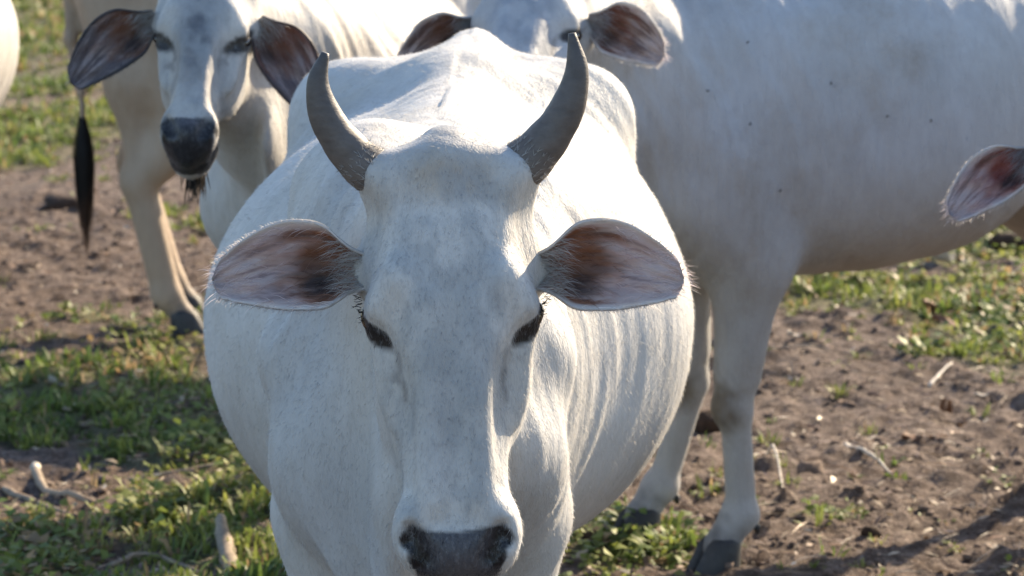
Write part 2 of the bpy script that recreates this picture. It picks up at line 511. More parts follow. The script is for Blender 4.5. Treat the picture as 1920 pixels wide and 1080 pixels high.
def make_cow(name, S, label):
    hp, HM, hs = head_frame(S['poll'], S['pitch'], S['yaw'], S.get('roll', 0), S['hs'])
    Hp = lambda u, v, w: hp + HM @ (np.array([u, v, w]) * hs)
    bw = S.get('belly_w', 1.0)
    pr = []
    # trunk
    pr.append(loft([(r[0], r[1], r[2], r[3], r[4]) for r in S['torso']], (0, 1, 0), (0, 0, 1), (1, 0, 0), (0, 0, 0), 0.05, S.get('n_top', 1.9), 2.1))
    hx, hy, hz = S['hooks']
    for sx in (-1, 1):
        pr.append(rcone((sx * hx, hy, hz - 0.045), (sx * 0.10, hy + 0.42, hz - 0.10), 0.05, 0.07, 0.16))
        pr.append(rcone((sx * hx, hy, hz - 0.045), (sx * 0.05, hy - 0.12, hz - 0.02), 0.045, 0.05, 0.12))
    spr, spk_, spz = S.get('spine', (0.05, 0.12, hz - 0.02))
    pr.append(rcone((0, 0.1, S['torso'][3][1] - 0.05), (0, hy + 0.30, spz), 0.045, spr, spk_))
    if 'hollow' in S:
        for sx in (-1, 1):
            (qx, qy, qz), qr = S['hollow']; pr.append(ellip((sx * qx, qy, qz), qr, 0.06, True))
    if 'blade' in S:
        for sx in (-1, 1):
            bx = S['blade']
            pr.append(rcone((sx * 0.195 * bx, 0.13, 1.30 - 0.06 * (bx < 1)), (sx * 0.215 * bx, -0.07, 1.0), 0.035, 0.05, 0.05))
            pr.append(rcone((sx * 0.215 * bx, -0.07, 1.0), (sx * 0.20 * bx, 0.06, 0.80), 0.045, 0.05, 0.06))
    # hump
    hux, huy, huz, hur = S['hump']
    pr.append(ellip((hux, huy, huz), (0.085 * hur, 0.20 * hur, 0.12 * hur), 0.10))
    # neck
    base_u = np.array(S.get('neck_up', (0, 0.02, 1.14))); base_l = np.array(S.get('neck_low', (0, -0.10, 0.98)))
    back = Hp(0, 0.09, -0.13); throat = Hp(0, 0.25, -0.215)
    mid_u = 0.5 * (base_u + back) + np.array(S.get('neck_bend', (0, 0, 0.02))); mid_l = 0.5 * (base_l + throat) + np.array(S.get('neck_bend', (0, 0, 0)))
    nr_ = S.get('neck_r', 1.0)
    pr.append(rcone(base_u, mid_u, 0.19 * nr_, 0.145 * nr_, 0.12)); pr.append(rcone(mid_u, back, 0.145, 0.105, 0.08))
    pr.append(rcone(base_l, mid_l, 0.20 * nr_, 0.125 * nr_, 0.12)); pr.append(rcone(mid_l, throat, 0.115 * nr_, 0.06, 0.06))
    # dewlap
    dl = S.get('dewlap', [])
    for a, b, ra, rb in dl:
        pr.append(rcone(a, b, ra, rb, 0.05, (0.35, 1, 1)))
    # legs
    hooves = []
    for sx, leg in zip((-1, 1), S['front']):
        kx, ky, kz = leg['knee']; fx, fy, fz = leg['fet']; ex, ey, ez = leg.get('elbow', (sx * 0.17, 0.03, 0.74))
        shx, shy, shz = leg.get('point', (sx * 0.185, -0.14, 0.90))
        pr.append(rcone((sx * 0.11, 0.10, 1.18), (shx, shy, shz), 0.09, 0.065, 0.10, (0.75, 1, 1)))
        pr.append(rcone((shx, shy, shz), (ex, ey, ez), 0.065, 0.08, 0.09))
        pr.append(rcone((ex, ey, ez), (kx + 0.25 * (ex - kx), ky + 0.25 * (ey - ky), kz + 0.25 * (ez - kz)), 0.070, 0.047, 0.05))
        pr.append(rcone((ex, ey, ez), (kx, ky, kz), 0.060, 0.040, 0.05))
        pr.append(ellip((kx, ky - 0.008, kz), (0.046, 0.049, 0.050), 0.022))
        pr.append(rcone((kx, ky, kz - 0.02), (fx, fy, fz), 0.031, 0.029, 0.022))
        pr.append(rcone((kx, ky + 0.018, kz - 0.02), (fx, fy + 0.02, fz), 0.022, 0.024, 0.03))
        pr.append(ellip((fx, fy + 0.005, fz), (0.042, 0.046, 0.038), 0.02))
        pr.append(rcone((fx, fy, fz), (fx, fy - 0.05, 0.062), 0.036, 0.044, 0.025))
        hooves.append((fx, fy - 0.055))
    for sx, leg in zip((-1, 1), S['hind']):
        kx, ky, kz = leg['hock']; fx, fy, fz = leg['fet']
        st = leg.get('stifle', (sx * 0.20, 0.92, 0.80))
        pr.append(rcone((sx * 0.15, hy + 0.14, hz - 0.22), st, 0.17, 0.12, 0.14, (0.72, 1, 1)))
        pr.append(rcone((sx * 0.11, hy + 0.33, hz - 0.20), (sx * 0.15, hy + 0.24, hz - 0.55), 0.10, 0.085, 0.12, (0.8, 1, 1)))
        pr.append(rcone(st, (kx, ky, kz), 0.12, 0.045 * S.get('leg_r', 1), 0.09))
        pr.append(rcone((st[0] * 0.9, st[1] + 0.12, st[2] + 0.05), (sx * 0.15, hy + 0.20, hz - 0.52), 0.09, 0.08, 0.10))
        pr.append(rcone((sx * 0.15, hy + 0.24, hz - 0.55), (kx, ky + 0.012, kz + 0.03), 0.08, 0.03, 0.06))
        pr.append(ellip((kx, ky + 0.012, kz), (0.042, 0.055, 0.062), 0.03))
        pr.append(rcone((kx, ky, kz - 0.02), (fx, fy, fz), 0.038 * S.get('leg_r', 1), 0.036 * S.get('leg_r', 1), 0.03))
        pr.append(rcone((kx, ky + 0.03, kz - 0.02), (fx, fy + 0.022, fz), 0.022, 0.022, 0.03))
        pr.append(ellip((fx, fy + 0.005, fz), (0.043, 0.046, 0.045), 0.03))
        pr.append(rcone((fx, fy, fz), (fx, fy - 0.05, 0.062), 0.036, 0.044, 0.025))
        hooves.append((fx, fy - 0.055))
    # tail
    tl = S['tail']
    for i in range(len(tl) - 1):
        r = 0.034 - 0.018 * i / (len(tl) - 2); r2 = 0.034 - 0.018 * (i + 1) / (len(tl) - 2)
        pr.append(rcone(tl[i], tl[i + 1], r, max(r2, 0.017), 0.03))
    # head
    hst = [tuple(np.array(r) * hs) for r in HEAD_ST]
    if 'face_w' in S: hst = [(r[0], r[1], r[2], r[3], r[4] * S['face_w']) for r in hst]
    if 'muz_w' in S: hst = [(r[0], r[1], r[2], r[3], r[4] * (1 + (S['muz_w'] - 1) * min(max((r[0] / hs - 0.24) / 0.18, 0), 1))) for r in hst]
    pr.append(loft(hst, HM[:, 1], HM[:, 2], HM[:, 0], hp, 0.05, 2.5, 2.2))
    E = lambda c, r, k=0.03, sub=False: pr.append(ellip(Hp(*c), np.array(r) * hs, k * hs, sub, HM))
    RC = lambda a, b, ra, rb, k=0.03, sub=False: pr.append(rcone(Hp(*a), Hp(*b), ra * hs, rb * hs, k * hs, (1, 1, 1), sub))
    mw = S.get('muz_w', 1.0)
    E((0, 0.005, -0.06), (0.050, 0.045, 0.055), 0.05)                  # poll crest
    for sx in (-1, 1):
        E((sx * 0.086, 0.030, -0.055), (0.042, 0.042, 0.045), 0.03)  # horn boss
        RC((sx * 0.070, 0.145, -0.120), (sx * 0.112, 0.150, -0.135), 0.045, 0.030, 0.05)   # ear base
        RC((sx * 0.070, 0.165, -0.022), (sx * 0.096, 0.202, -0.046), 0.026, 0.024, 0.028)  # brow ridge
        E((sx * 0.103, 0.221, -0.077), (0.020, 0.034, 0.026), 0.018)   # lids
        E((sx * 0.126, 0.095, -0.026), (0.024, 0.05, 0.035), 0.04, True)   # temple hollow
        E((sx * 0.118, 0.265, -0.030), (0.022, 0.030, 0.022), 0.03, True)   # hollow under the eye
        RC((sx * 0.094, 0.268, -0.076), (sx * 0.086, 0.37, -0.088), 0.014, 0.010, 0.022)    # cheek crest
        RC((sx * 0.032, 0.20, -0.018), (sx * 0.036 * mw, 0.47, -0.026), 0.018, 0.018, 0.025)    # edge of the nose bone
        E((sx * 0.104 * mw, 0.355, -0.030), (0.030, 0.090, 0.026), 0.035, True)   # hollow beside the nose bone
        E((sx * 0.112, 0.42, -0.12), (0.022, 0.06, 0.05), 0.04, True)      # hollow behind the mouth
        E((sx * 0.066, 0.29, -0.165), (0.036, 0.09, 0.070), 0.05)          # jaw muscle
        E((sx * 0.066 * mw, 0.515, -0.055), (0.030 * mw, 0.042, 0.045), 0.03)       # nostril wing
        RC((sx * 0.0, 0.545, -0.155), (sx * 0.035 * mw, 0.50, -0.165), 0.035, 0.035, 0.04)   # chin
    if S.get('dark_chin'):
        RC((0, 0.535, -0.165), (0, 0.47, -0.185), 0.036, 0.045, 0.02)
    E((0, 0.540, -0.055), (0.060 * mw, 0.035, 0.045), 0.03)                 # nose pad
    for sx in (-1, 1):
        RC((sx * 0.068 * mw, 0.512, -0.016), (sx * 0.050 * mw, 0.552, -0.018), 0.013, 0.017, 0.010, True)   # nostrils
        RC((sx * 0.070 * mw, 0.510, -0.020), (sx * 0.080 * mw, 0.530, -0.030), 0.008, 0.006, 0.010, True)
        RC((sx * 0.02, 0.575, -0.118), (sx * 0.095, 0.50, -0.125), 0.006, 0.006, 0.008, True)     # mouth line
    lo, hi = S['bounds']
    V, F = extract(pr, lo, hi, S['res'])

    # skin folds and slack hide over trunk and neck
    fe1 = V[F[:, 2]] - V[F[:, 0]]; fe2 = V[F[:, 3]] - V[F[:, 1]]; fn = np.cross(fe1, fe2)
    vn = np.stack([np.bincount(F.ravel(), np.repeat(fn[:, q], 4), len(V)) for q in range(3)], 1)
    vn /= np.linalg.norm(vn, axis=1)[:, None] + 1e-12
    hd_ = np.linalg.norm((V - Hp(0, 0.27, -0.08)), axis=1)
    am = np.clip((hd_ - 0.30) / 0.12, 0, 1) * np.clip((V[:, 2] - 0.55) / 0.15, 0, 1)
    lat_ = V[:, 1] + 0.55 * np.abs(V[:, 0]) + 0.12 * np.sin(V[:, 2] * 5)
    fold = fbm(lat_ * 9 + 30, V[:, 2] * 1.6 + 3 * np.sign(V[:, 0]) + 20, 101, 3) - 0.5
    fold2 = fbm(lat_ * 26 + 30, V[:, 2] * 3.5 + 3 * np.sign(V[:, 0]) + 20, 111, 2) - 0.5
    fold2 = fold2 * np.clip((fbm(lat_ * 4 + 70, V[:, 2] * 4 + 60 + V[:, 0], 121, 3) - 0.38) * 4, 0, 1.4)
    front_ = np.clip((0.35 - V[:, 1]) / 0.5, 0, 1)
    V = V + vn * (S.get('folds', 1.0) * am * (fold * (0.020 + 0.026 * front_) + fold2 * (0.002 + 0.0055 * front_)))[:, None]
    # pigmentation and painted neck shade, in the animal's own frame
    Q = (V - hp) @ HM / hs                       # head coordinates
    u, v, w = Q[:, 0], Q[:, 1], Q[:, 2]; au = np.abs(u)
    inhead = np.exp(-np.clip(np.sqrt((u / 0.16) ** 2 + ((v - 0.27) / 0.34) ** 2 + ((w + 0.08) / 0.20) ** 2) - 0.85, 0, 9) * 8)
    c = np.tile(np.array(S['coat'], np.float32), (len(V), 1))
    def paint(mask, col, amt=1.0):
        nonlocal c
        mk = (np.clip(mask, 0, 1) * amt)[:, None]; c = c * (1 - mk) + np.array(col, np.float32) * mk
    n1 = fbm(V[:, 0] * 9 + V[:, 1] * 5 + 50, V[:, 2] * 7 + V[:, 1] * 6 + 50, 3, 3)
    n2 = fbm(V[:, 0] * 40 + V[:, 1] * 30 + 90, V[:, 2] * 40 + V[:, 1] * 20 + 70, 13, 3)
    paint(np.clip((n1 - 0.5) * 3, 0, 1), S.get('coat2', (0.39, 0.385, 0.38)), 0.5)
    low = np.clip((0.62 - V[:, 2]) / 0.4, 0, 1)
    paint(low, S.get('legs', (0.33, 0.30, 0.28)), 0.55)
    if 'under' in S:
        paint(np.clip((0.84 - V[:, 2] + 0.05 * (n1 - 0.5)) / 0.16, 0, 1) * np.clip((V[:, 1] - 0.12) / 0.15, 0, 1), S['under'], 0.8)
    for leg in S['front']:
        kx, ky, kz = leg['knee']
        dk = np.sqrt((V[:, 0] - kx) ** 2 + (V[:, 1] - ky + 0.05) ** 2 + ((V[:, 2] - kz) / 1.3) ** 2)
        paint(1.3 - dk / 0.062 + (n2 - 0.5), (0.13, 0.10, 0.07), 0.9)
    for fx, fy in hooves:
        df = np.sqrt((V[:, 0] - fx) ** 2 + (V[:, 1] - fy) ** 2 + (V[:, 2] - 0.06) ** 2)
        paint(1.4 - df / 0.07 + (n2 - 0.5), (0.07, 0.065, 0.065), 0.7)
    grey = S.get('face_grey', 0.35)
    paint(inhead * np.clip(1.3 * (1.1 - np.sqrt((u / S.get('face_patch', (0.07, 0.30, 0.16))[0]) ** 2 + ((v - S.get('face_patch', (0.07, 0.30, 0.16))[1]) / S.get('face_patch', (0.07, 0.30, 0.16))[2]) ** 2)), 0, 1) * (0.5 + n2), S.get('face_dark', (0.24, 0.25, 0.27)), grey)
    paint(inhead * np.clip(1.2 - np.sqrt((u / 0.10) ** 2 + ((v - 0.02) / 0.05) ** 2), 0, 1), np.array(S['coat']) * np.array((0.74, 0.60, 0.46)), 0.7)
    n3 = fbm(u * 34 + 60, v * 22 + w * 20 + 60, 23, 4)
    paint(inhead * np.clip((n3 - 0.47) * 5, 0, 1), np.array(S['coat']) * np.array((0.66, 0.69, 0.73)), 0.75)
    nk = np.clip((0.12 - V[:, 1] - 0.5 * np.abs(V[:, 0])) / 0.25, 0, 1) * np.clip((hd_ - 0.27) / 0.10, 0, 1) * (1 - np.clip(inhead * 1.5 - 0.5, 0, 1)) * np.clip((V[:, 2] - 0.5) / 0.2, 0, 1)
    paint(nk * (0.6 + 0.8 * n1), np.array(S['coat']) * np.array((0.72, 0.745, 0.79)), S.get('neck_shade', 0.0))  # shade behind the face, painted into neck and chest as a greyer coat
    # dark skin: nose, lips, eyelids
    muz = S.get('muzzle_v', 0.512)
    edge = muz + 0.006 * (n2 - 0.5) - 0.010 * np.clip(au / 0.06, 0, 1.1) ** 2
    nosem = np.clip((v - edge) / 0.005, 0, 1.2) * np.clip((w + 0.115) / 0.006, 0, 1) - np.clip((au - S.get('nose_w', 0.076)) / 0.008, 0, 9)
    paint(np.minimum(nosem, 1) * (inhead > 0.4), (0.028, 0.027, 0.030))
    dn = np.minimum(np.hypot(au - 0.064, v - 0.524), np.hypot(au - 0.052, v - 0.548))
    paint(np.minimum(nosem, 1) * (inhead > 0.4) * np.clip(1.5 - np.abs(u) / 0.035, 0, 1), (0.080, 0.078, 0.088), 0.85)
    paint(np.clip((0.017 - dn) / 0.005, 0, 1) * (w > -0.06) * (inhead > 0.4), (0.008, 0.007, 0.008))
    if S.get('dark_chin'):
        paint(np.clip((v - 0.44) / 0.02, 0, 1) * np.clip((-0.10 - w) / 0.01, 0, 1) * (inhead > 0.3), (0.03, 0.028, 0.028))
        paint(np.clip((v - 0.53) / 0.012, 0, 1) * (inhead > 0.3) * np.clip(1.0 - (au - 0.040) / 0.012, 0, 1), (0.028, 0.027, 0.03))
    else:
        paint(np.clip((v - 0.50) / 0.02, 0, 1) * np.clip((-0.10 - w) / 0.01, 0, 1) * (inhead > 0.3), (0.10, 0.09, 0.09), 0.8)
    ea = (v - 0.222) * 0.90 + (w + 0.068) * 0.436; eb = -(v - 0.222) * 0.436 + (w + 0.068) * 0.90
    de = np.sqrt((ea / 0.047) ** 2 + (eb / 0.0175) ** 2)
    de = de / S.get('eye_k', 1.0)
    paint(np.clip((1.05 - de) / 0.22 + 0.4 * (n2 - 0.5), 0, 1) * (au > 0.05) * (inhead > 0.5), (0.020, 0.017, 0.016))
    # tear mark running down from the inner corner
    tm = np.sqrt(((w + 0.042 + 0.22 * (v - 0.27) + 0.03 * (n2 - 0.5)) / 0.008) ** 2 + (np.clip(np.abs(v - 0.30) - 0.03, 0, 1) / 0.01) ** 2)
    paint(np.clip(1.2 - tm, 0, 1) * (au > 0.05) * (inhead > 0.4), (0.06, 0.05, 0.05), S.get('tear', 0.45))
    spk = np.clip(inhead * 1.2, 0, 1) * S.get('speck', 0.5) * np.clip(1.3 - (w < -0.10) * 1.0, 0, 1)
    spk = np.clip(spk + 0.06, 0, 1)
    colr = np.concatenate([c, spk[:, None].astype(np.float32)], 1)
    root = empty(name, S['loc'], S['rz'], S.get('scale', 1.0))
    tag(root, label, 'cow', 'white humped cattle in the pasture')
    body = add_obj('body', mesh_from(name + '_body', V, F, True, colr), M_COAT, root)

    # eyes
    for sx in (-1, 1):
        th = np.linspace(0, math.pi, 13); ph = np.linspace(0, 2 * math.pi, 20, endpoint=False)
        ev = []
        for t in th:
            for p in ph:
                la, lb, lu = 0.024 * math.sin(t) * math.sin(p), 0.0155 * math.cos(t), 0.016 * math.sin(t) * math.cos(p)
                ev.append(Hp(sx * (0.1105 - 0.25 * la) + lu, 0.220 + 0.88 * la - 0.48 * lb, -0.074 + 0.48 * la + 0.88 * lb))
        ef = [(i * 20 + j, i * 20 + (j + 1) % 20, (i + 1) * 20 + (j + 1) % 20, (i + 1) * 20 + j) for i in range(12) for j in range(20)]
        add_obj('eye', mesh_from('eye', ev, ef), M_EYE, root)
        # lashes along the upper lid
        LV = []; LF = []
        for q in range(24):
            la = RNG.uniform(-0.027, 0.010)
            p0 = np.array([sx * (0.122 - 0.3 * la), 0.218 + 0.88 * la - 0.48 * 0.013, -0.074 + 0.48 * la + 0.88 * 0.013 - 0.004]) + RNG.normal(0, 0.0025, 3)
            dr = np.array([sx * 0.011, -0.002 + 0.008 * RNG.uniform(-1, 1), 0.006]) * RNG.uniform(.5, 1.2)
            p1 = p0 + dr * 0.6 + np.array([0, 0.0012, 0]); p2 = p0 + dr; off = np.array([0, 0.0005, 0.0005])
            b = len(LV); LV += [Hp(*(p0 - off)), Hp(*(p0 + off)), Hp(*(p1 + off)), Hp(*(p1 - off)), Hp(*p2)]
            LF += [(b, b + 1, b + 2, b + 3), (b + 3, b + 2, b + 4)]
        add_obj('eyelashes', mesh_from('eyelashes', LV, LF, False, np.tile(np.array([[0.012, 0.010, 0.010]], np.float32), (len(LV), 1))), M_HAIR, root)
    # ears
    for sx, ear in zip((-1, 1), S['ears']):
        make_ear(root, Hp, HM, hs, sx, ear, S)
    # horns
    for pts in S.get('horns', []):
        path = spline([Hp(*p[:3]) for p in pts], 30)
        rad = smooth_interp(np.linspace(0, 1, 30), np.linspace(0, 1, len(pts)), [p[3] * hs for p in pts])
        s = np.linspace(0, 1, 30)
        rad = rad * (1 + 0.03 * np.sin(s * 75 + 4 * np.sin(s * 9)) * np.clip(1.1 - s * 1.5, 0, 1) + 0.02 * np.sin(s * 23 + 1) + 0.10 * np.exp(-((s - 0.17) / 0.05) ** 2))
        hv, hf = tube(path, rad, 20)
        t = np.repeat(s, 20)[:, None]
        hc = np.array([[0.15, 0.125, 0.108]]) * (1 - t) + np.array([[0.080, 0.072, 0.070]]) * t
        ho = add_obj('horn', mesh_from('horn', hv, hf, True, hc.astype(np.float32)), M_HORN, root)
        CV, CF, CC_ = [], [], []
        for q in range(420):
            i = RNG.integers(3, 9); j = RNG.integers(0, 20); p = hv[i * 20 + j]; ctr = path[i]
            out = (p - ctr) / np.linalg.norm(p - ctr); dr = path[i + 1] - path[i]; dr = dr / np.linalg.norm(dr)
            d = dr * RNG.uniform(0.4, 1.0) + out * RNG.uniform(0.05, 0.5) + RNG.normal(0, 0.25, 3); d = d / np.linalg.norm(d) * RNG.uniform(0.006, 0.020) * (1.1 - i * 0.06)
            sd = np.cross(d, out); sd = sd / (np.linalg.norm(sd) + 1e-9) * 0.0006
            b_ = len(CV); CV += [p - sd, p + sd, p + d]; CF.append((b_, b_ + 1, b_ + 2)); CC_ += [np.array(S['coat']) * RNG.uniform(0.6, 1.05)] * 3
        hcl = add_obj('hair_collar', mesh_from('hair_collar', np.array(CV), CF, False, np.array(CC_, np.float32)), M_HAIR, ho); hcl['kind'] = 'stuff'
    # hooves
    hme = hoof_mesh()
    for fx, fy in hooves:
        o = add_obj('hoof', hme, None, root); o.location = (fx, fy, 0)
    # tail switch
    make_switch(root, S)
    return root, V, F, c, (hp, HM, hs)

_hoof = None
def hoof_mesh():
    global _hoof
    if _hoof: return _hoof
    V = []; F = []
    n = 14
    for sx in (-1, 1):
        prof = [(-0.012, 1.14, 0.0), (0.0, 1.16, 0.0), (0.02, 1.10, 0.004), (0.05, 0.96, 0.012), (0.075, 0.84, 0.018), (0.088, 0.62, 0.020)]
        b0 = len(V)
        for z, s, back in prof:
            for j in range(n):
                a = 2 * math.pi * j / n
                x = math.cos(a) * 0.024 * s + sx * 0.026
                if sx * (x) < 0.003: x = sx * 0.003
                y = math.sin(a); y = (0.062 if y < 0 else 0.045) * y * s + back - 0.01
                if math.sin(a) < 0: x = x - sx * 0.010 * math.sin(a) ** 2 * (1 if sx * math.cos(a) > 0 else 0.2)
                V.append((x, y, z))
        for i in range(len(prof) - 1):
            for j in range(n):
                F.append((b0 + i * n + j, b0 + i * n + (j + 1) % n, b0 + (i + 1) * n + (j + 1) % n, b0 + (i + 1) * n + j))
        F.append(tuple(b0 + j for j in range(n - 1, -1, -1))); F.append(tuple(b0 + (len(prof) - 1) * n + j for j in range(n)))
        d = tube([(sx * 0.022, 0.080, 0.120), (sx * 0.023, 0.092, 0.105), (sx * 0.022, 0.096, 0.090)], [0.009, 0.010, 0.004], 8)
        b0 = len(V); V += [tuple(x) for x in d[0]]; F += [tuple(b0 + q for q in f) for f in d[1]]
    _hoof = mesh_from('hoof', V, F, True)
    _hoof.materials.append(M_HOOF)
    return _hoof

def make_ear(root, Hp, HM, hs, sx, ear, S):
    """cupped leaf-shaped ear with a rolled root. ear: root (head coords), tip vector, facing vector (cow frame)"""
    r0 = Hp(*ear['root']); tip = np.array(ear['tip'], float); face = np.array(ear['face'], float)
    Ln = np.linalg.norm(tip); ax = tip / Ln
    face = face - ax * (face @ ax); face /= np.linalg.norm(face)
    side = np.cross(ax, face)                       # one edge
    if side[2] < 0: side = -side                    # +side = upper edge
    nt, ns = 64, 45
    W = ear.get('w', 0.066)
    tt = np.linspace(0, 1, nt); ss = np.linspace(-1, 1, ns)
    wid = smooth_interp(tt, [0, 0.12, 0.28, 0.45, 0.62, 0.78, 0.90, 0.97, 1.0], np.array(ear.get('prof', [0.34, 0.50, 0.90, 1.0, 0.93, 0.74, 0.53, 0.34, 0.06]))) * W
    ang = smooth_interp(tt, [0, 0.15, 0.3, 0.5, 0.8, 1.0], [1.5, 1.4, 1.1, 0.85, 0.65, 0.5])
    droop = ear.get('droop', 0.02)
    TT, SS_ = np.meshgrid(tt, ss, indexing='ij')
    NZ = fbm(SS_ * 4 + TT * 3 + 9, TT * 6 + 5 + sx * 3, 77, 3); STK = fbm(SS_ * (13 - 4 * TT) + 40 + 3 * TT, TT * 3.0 + 5, 71 + (sx > 0), 4)
    ins_, out_ = [], []
    col_i, col_o = [], []
    for i, t in enumerate(tt):
        R = wid[i] / math.sin(min(ang[i], 1.5708)) if ang[i] < 1.5708 else wid[i]
        c0 = r0 + ax * Ln * t + np.array([0, 0, -1.0]) * droop * (t ** 2 - t * 0.6) + side * (0.012 * math.sin(t * 3.1))
        for j, s in enumerate(ss):
            a = s * ang[i]
            wob = 0.0016 * math.sin(13 * s + 9 * t) + 0.0022 * math.sin(5 * s - 21 * t)
            p = c0 + side * (R * math.sin(a)) + face * (R * (1 - math.cos(a)) - 0.35 * wid[i] + wob)
            nrm = side * -math.sin(a) + face * math.cos(a)
            th = 0.0035 * (1 - 0.75 * abs(s) ** 3) * (1 - 0.5 * t) + 0.0012
            ins_.append(p + nrm * th); out_.append(p - nrm * th)
            # inside colouring: brown hollow, dark lower fold, pale hairy outer third with streaks
            e = abs(s)
            nz = NZ[i, j]; stk = STK[i, j]
            ci = np.array(ear.get('pale', (0.42, 0.33, 0.33)))
            br = np.array(ear.get('brown', (0.23, 0.10, 0.055)))
            dk = np.array((0.035, 0.026, 0.026))
            f = np.clip((0.64 - t) / 0.20 + (nz - 0.5) * 2.2 - 1.0 * max(0, abs(s - 0.05) - 0.45), 0, 1)
            ci = ci * (1 - f) + br * f
            f = np.clip(1.25 - math.hypot((t - 0.33) / 0.17, (s + 0.42) / 0.34) + (nz - 0.5) * 1.5, 0, 1)
            ci = ci * (1 - f) + dk * f
            f = np.clip(1.15 - math.hypot((t - 0.42) / 0.24, (s - 0.62) / 0.2) + (stk - 0.5) * 2, 0, 1) * 0.8
            ci = ci * (1 - f) + np.array((0.09, 0.055, 0.045)) * f
            f = np.clip((stk - 0.52) * 7, 0, 1) * np.clip((t - 0.2) / 0.3, 0, 1) * 0.55
            ci = ci * (1 - f) + np.array((0.42, 0.36, 0.36)) * f
            f = np.clip((0.42 - stk) * 7, 0, 1) * np.clip((t - 0.3) / 0.3, 0, 1) * 0.5
            ci = ci * (1 - f) + np.array((0.10, 0.08, 0.09)) * f
            if ear.get('rim', (1,))[0] > 0.2:
                f = np.clip((max(e * (0.8 + 0.35 * t), t * 1.02) - 0.70 + (stk - 0.5) * 0.45) / 0.14, 0, 1) * 0.7
                ci = ci * (1 - f) + np.array(ear.get('band', (0.46, 0.40, 0.40))) * f
            f = np.clip(1.2 - math.hypot((t - 0.36) / 0.20, (s + 0.05) / 0.42) + (stk - 0.5) * 2.2, 0, 1) * 0.75
            ci = ci * (1 - f) + np.array(ear.get('core', (0.085, 0.038, 0.022))) * f
            rim = np.clip((max(e, (t - 0.90) * 10 * (t > 0.9)) - 0.86) / 0.1, 0, 1)
            rc = np.array(ear.get('rim', (0.62, 0.58, 0.56)))
            ci = ci * (1 - rim) + rc * rim
            if t < 0.16:
                g = (0.16 - t) / 0.16; ci = ci * (1 - g) + np.array(S['coat']) * 0.8 * g
            col_i.append(ci)
            co = np.array(S['coat']) * 0.85
            if ear.get('rim', (1,))[0] < 0.2: co = co * (1 - rim) + rc * rim
            col_o.append(co)
    n = nt * ns
    V = np.array(ins_ + out_); C = np.array(col_i + col_o, np.float32)
    F = []
    for i in range(nt - 1):
        for j in range(ns - 1):
            a = i * ns + j
            F.append((a, a + 1, a + ns + 1, a + ns)); F.append((n + a, n + a + ns, n + a + ns + 1, n + a + 1))
        for j in (0, ns - 1):
            a = i * ns + j; q = (a, a + ns, n + a + ns, n + a); F.append(q if j == 0 else q[::-1])
    for j in range(ns - 1):
        a = (nt - 1) * ns + j; F.append((a, a + 1, n + a + 1, n + a))
        F.append((j + 1, j, n + j, n + j + 1))
    o = add_obj('ear', mesh_from('ear', V, F, True, C), M_EAR, root)
    # hair inside and along the rim
    HV, HF, HC = [], [], []
    nh = S.get('ear_hair', 1700)
    for q in range(nh):
        rimh = RNG.random() < 0.45; rooth = (not rimh) and RNG.random() < 0.33
        t = RNG.uniform(0.06, 1.0) if not rooth else RNG.uniform(0.02, 0.2)
        s = RNG.choice([-1, 1]) * RNG.uniform(0.93, 1.0) if rimh else RNG.uniform(-0.95, 0.95)
        i = min(int(t * (nt - 1)), nt - 1); j = int((s + 1) / 2 * (ns - 1))
        p = np.array(ins_[i * ns + j]); outd = side * np.sign(s) * (0.7 if rimh else 0.25 * RNG.uniform(-1, 1))
        ln = RNG.uniform(0.02, 0.045) * hs if rooth else RNG.uniform(0.004, 0.013) * hs if rimh else RNG.uniform(0.012, 0.034) * hs
        d = ax * RNG.uniform(0.5, 1.0) + outd + face * (RNG.uniform(-0.1, 0.3) if rimh else RNG.uniform(0.15, 0.45)) + RNG.normal(0, 0.18, 3)
        d /= np.linalg.norm(d)
        sd = np.cross(d, RNG.normal(0, 1, 3)); sd *= 0.00045 / np.linalg.norm(sd)
        b = len(HV); p1 = p + d * ln * 0.55; p2 = p + d * ln + np.array([0, 0, -0.15 * ln])
        HV += [p - sd, p + sd, p1 + sd * .7, p1 - sd * .7, p2]; HF += [(b, b + 1, b + 2, b + 3), (b + 3, b + 2, b + 4)]
        hc = np.array(S['coat']) * RNG.uniform(0.8, 1.2) if rooth else np.array((0.55, 0.52, 0.50)) if (rimh and ear.get('rim', (1,))[0] > 0.2) else np.array(col_i[i * ns + j]) * 1.5 + 0.05
        HC += [hc] * 5
    h = add_obj('ear_hair', mesh_from('ear_hair', np.array(HV), HF, False, np.array(HC, np.float32)), M_HAIR, o)
    h['kind'] = 'stuff'

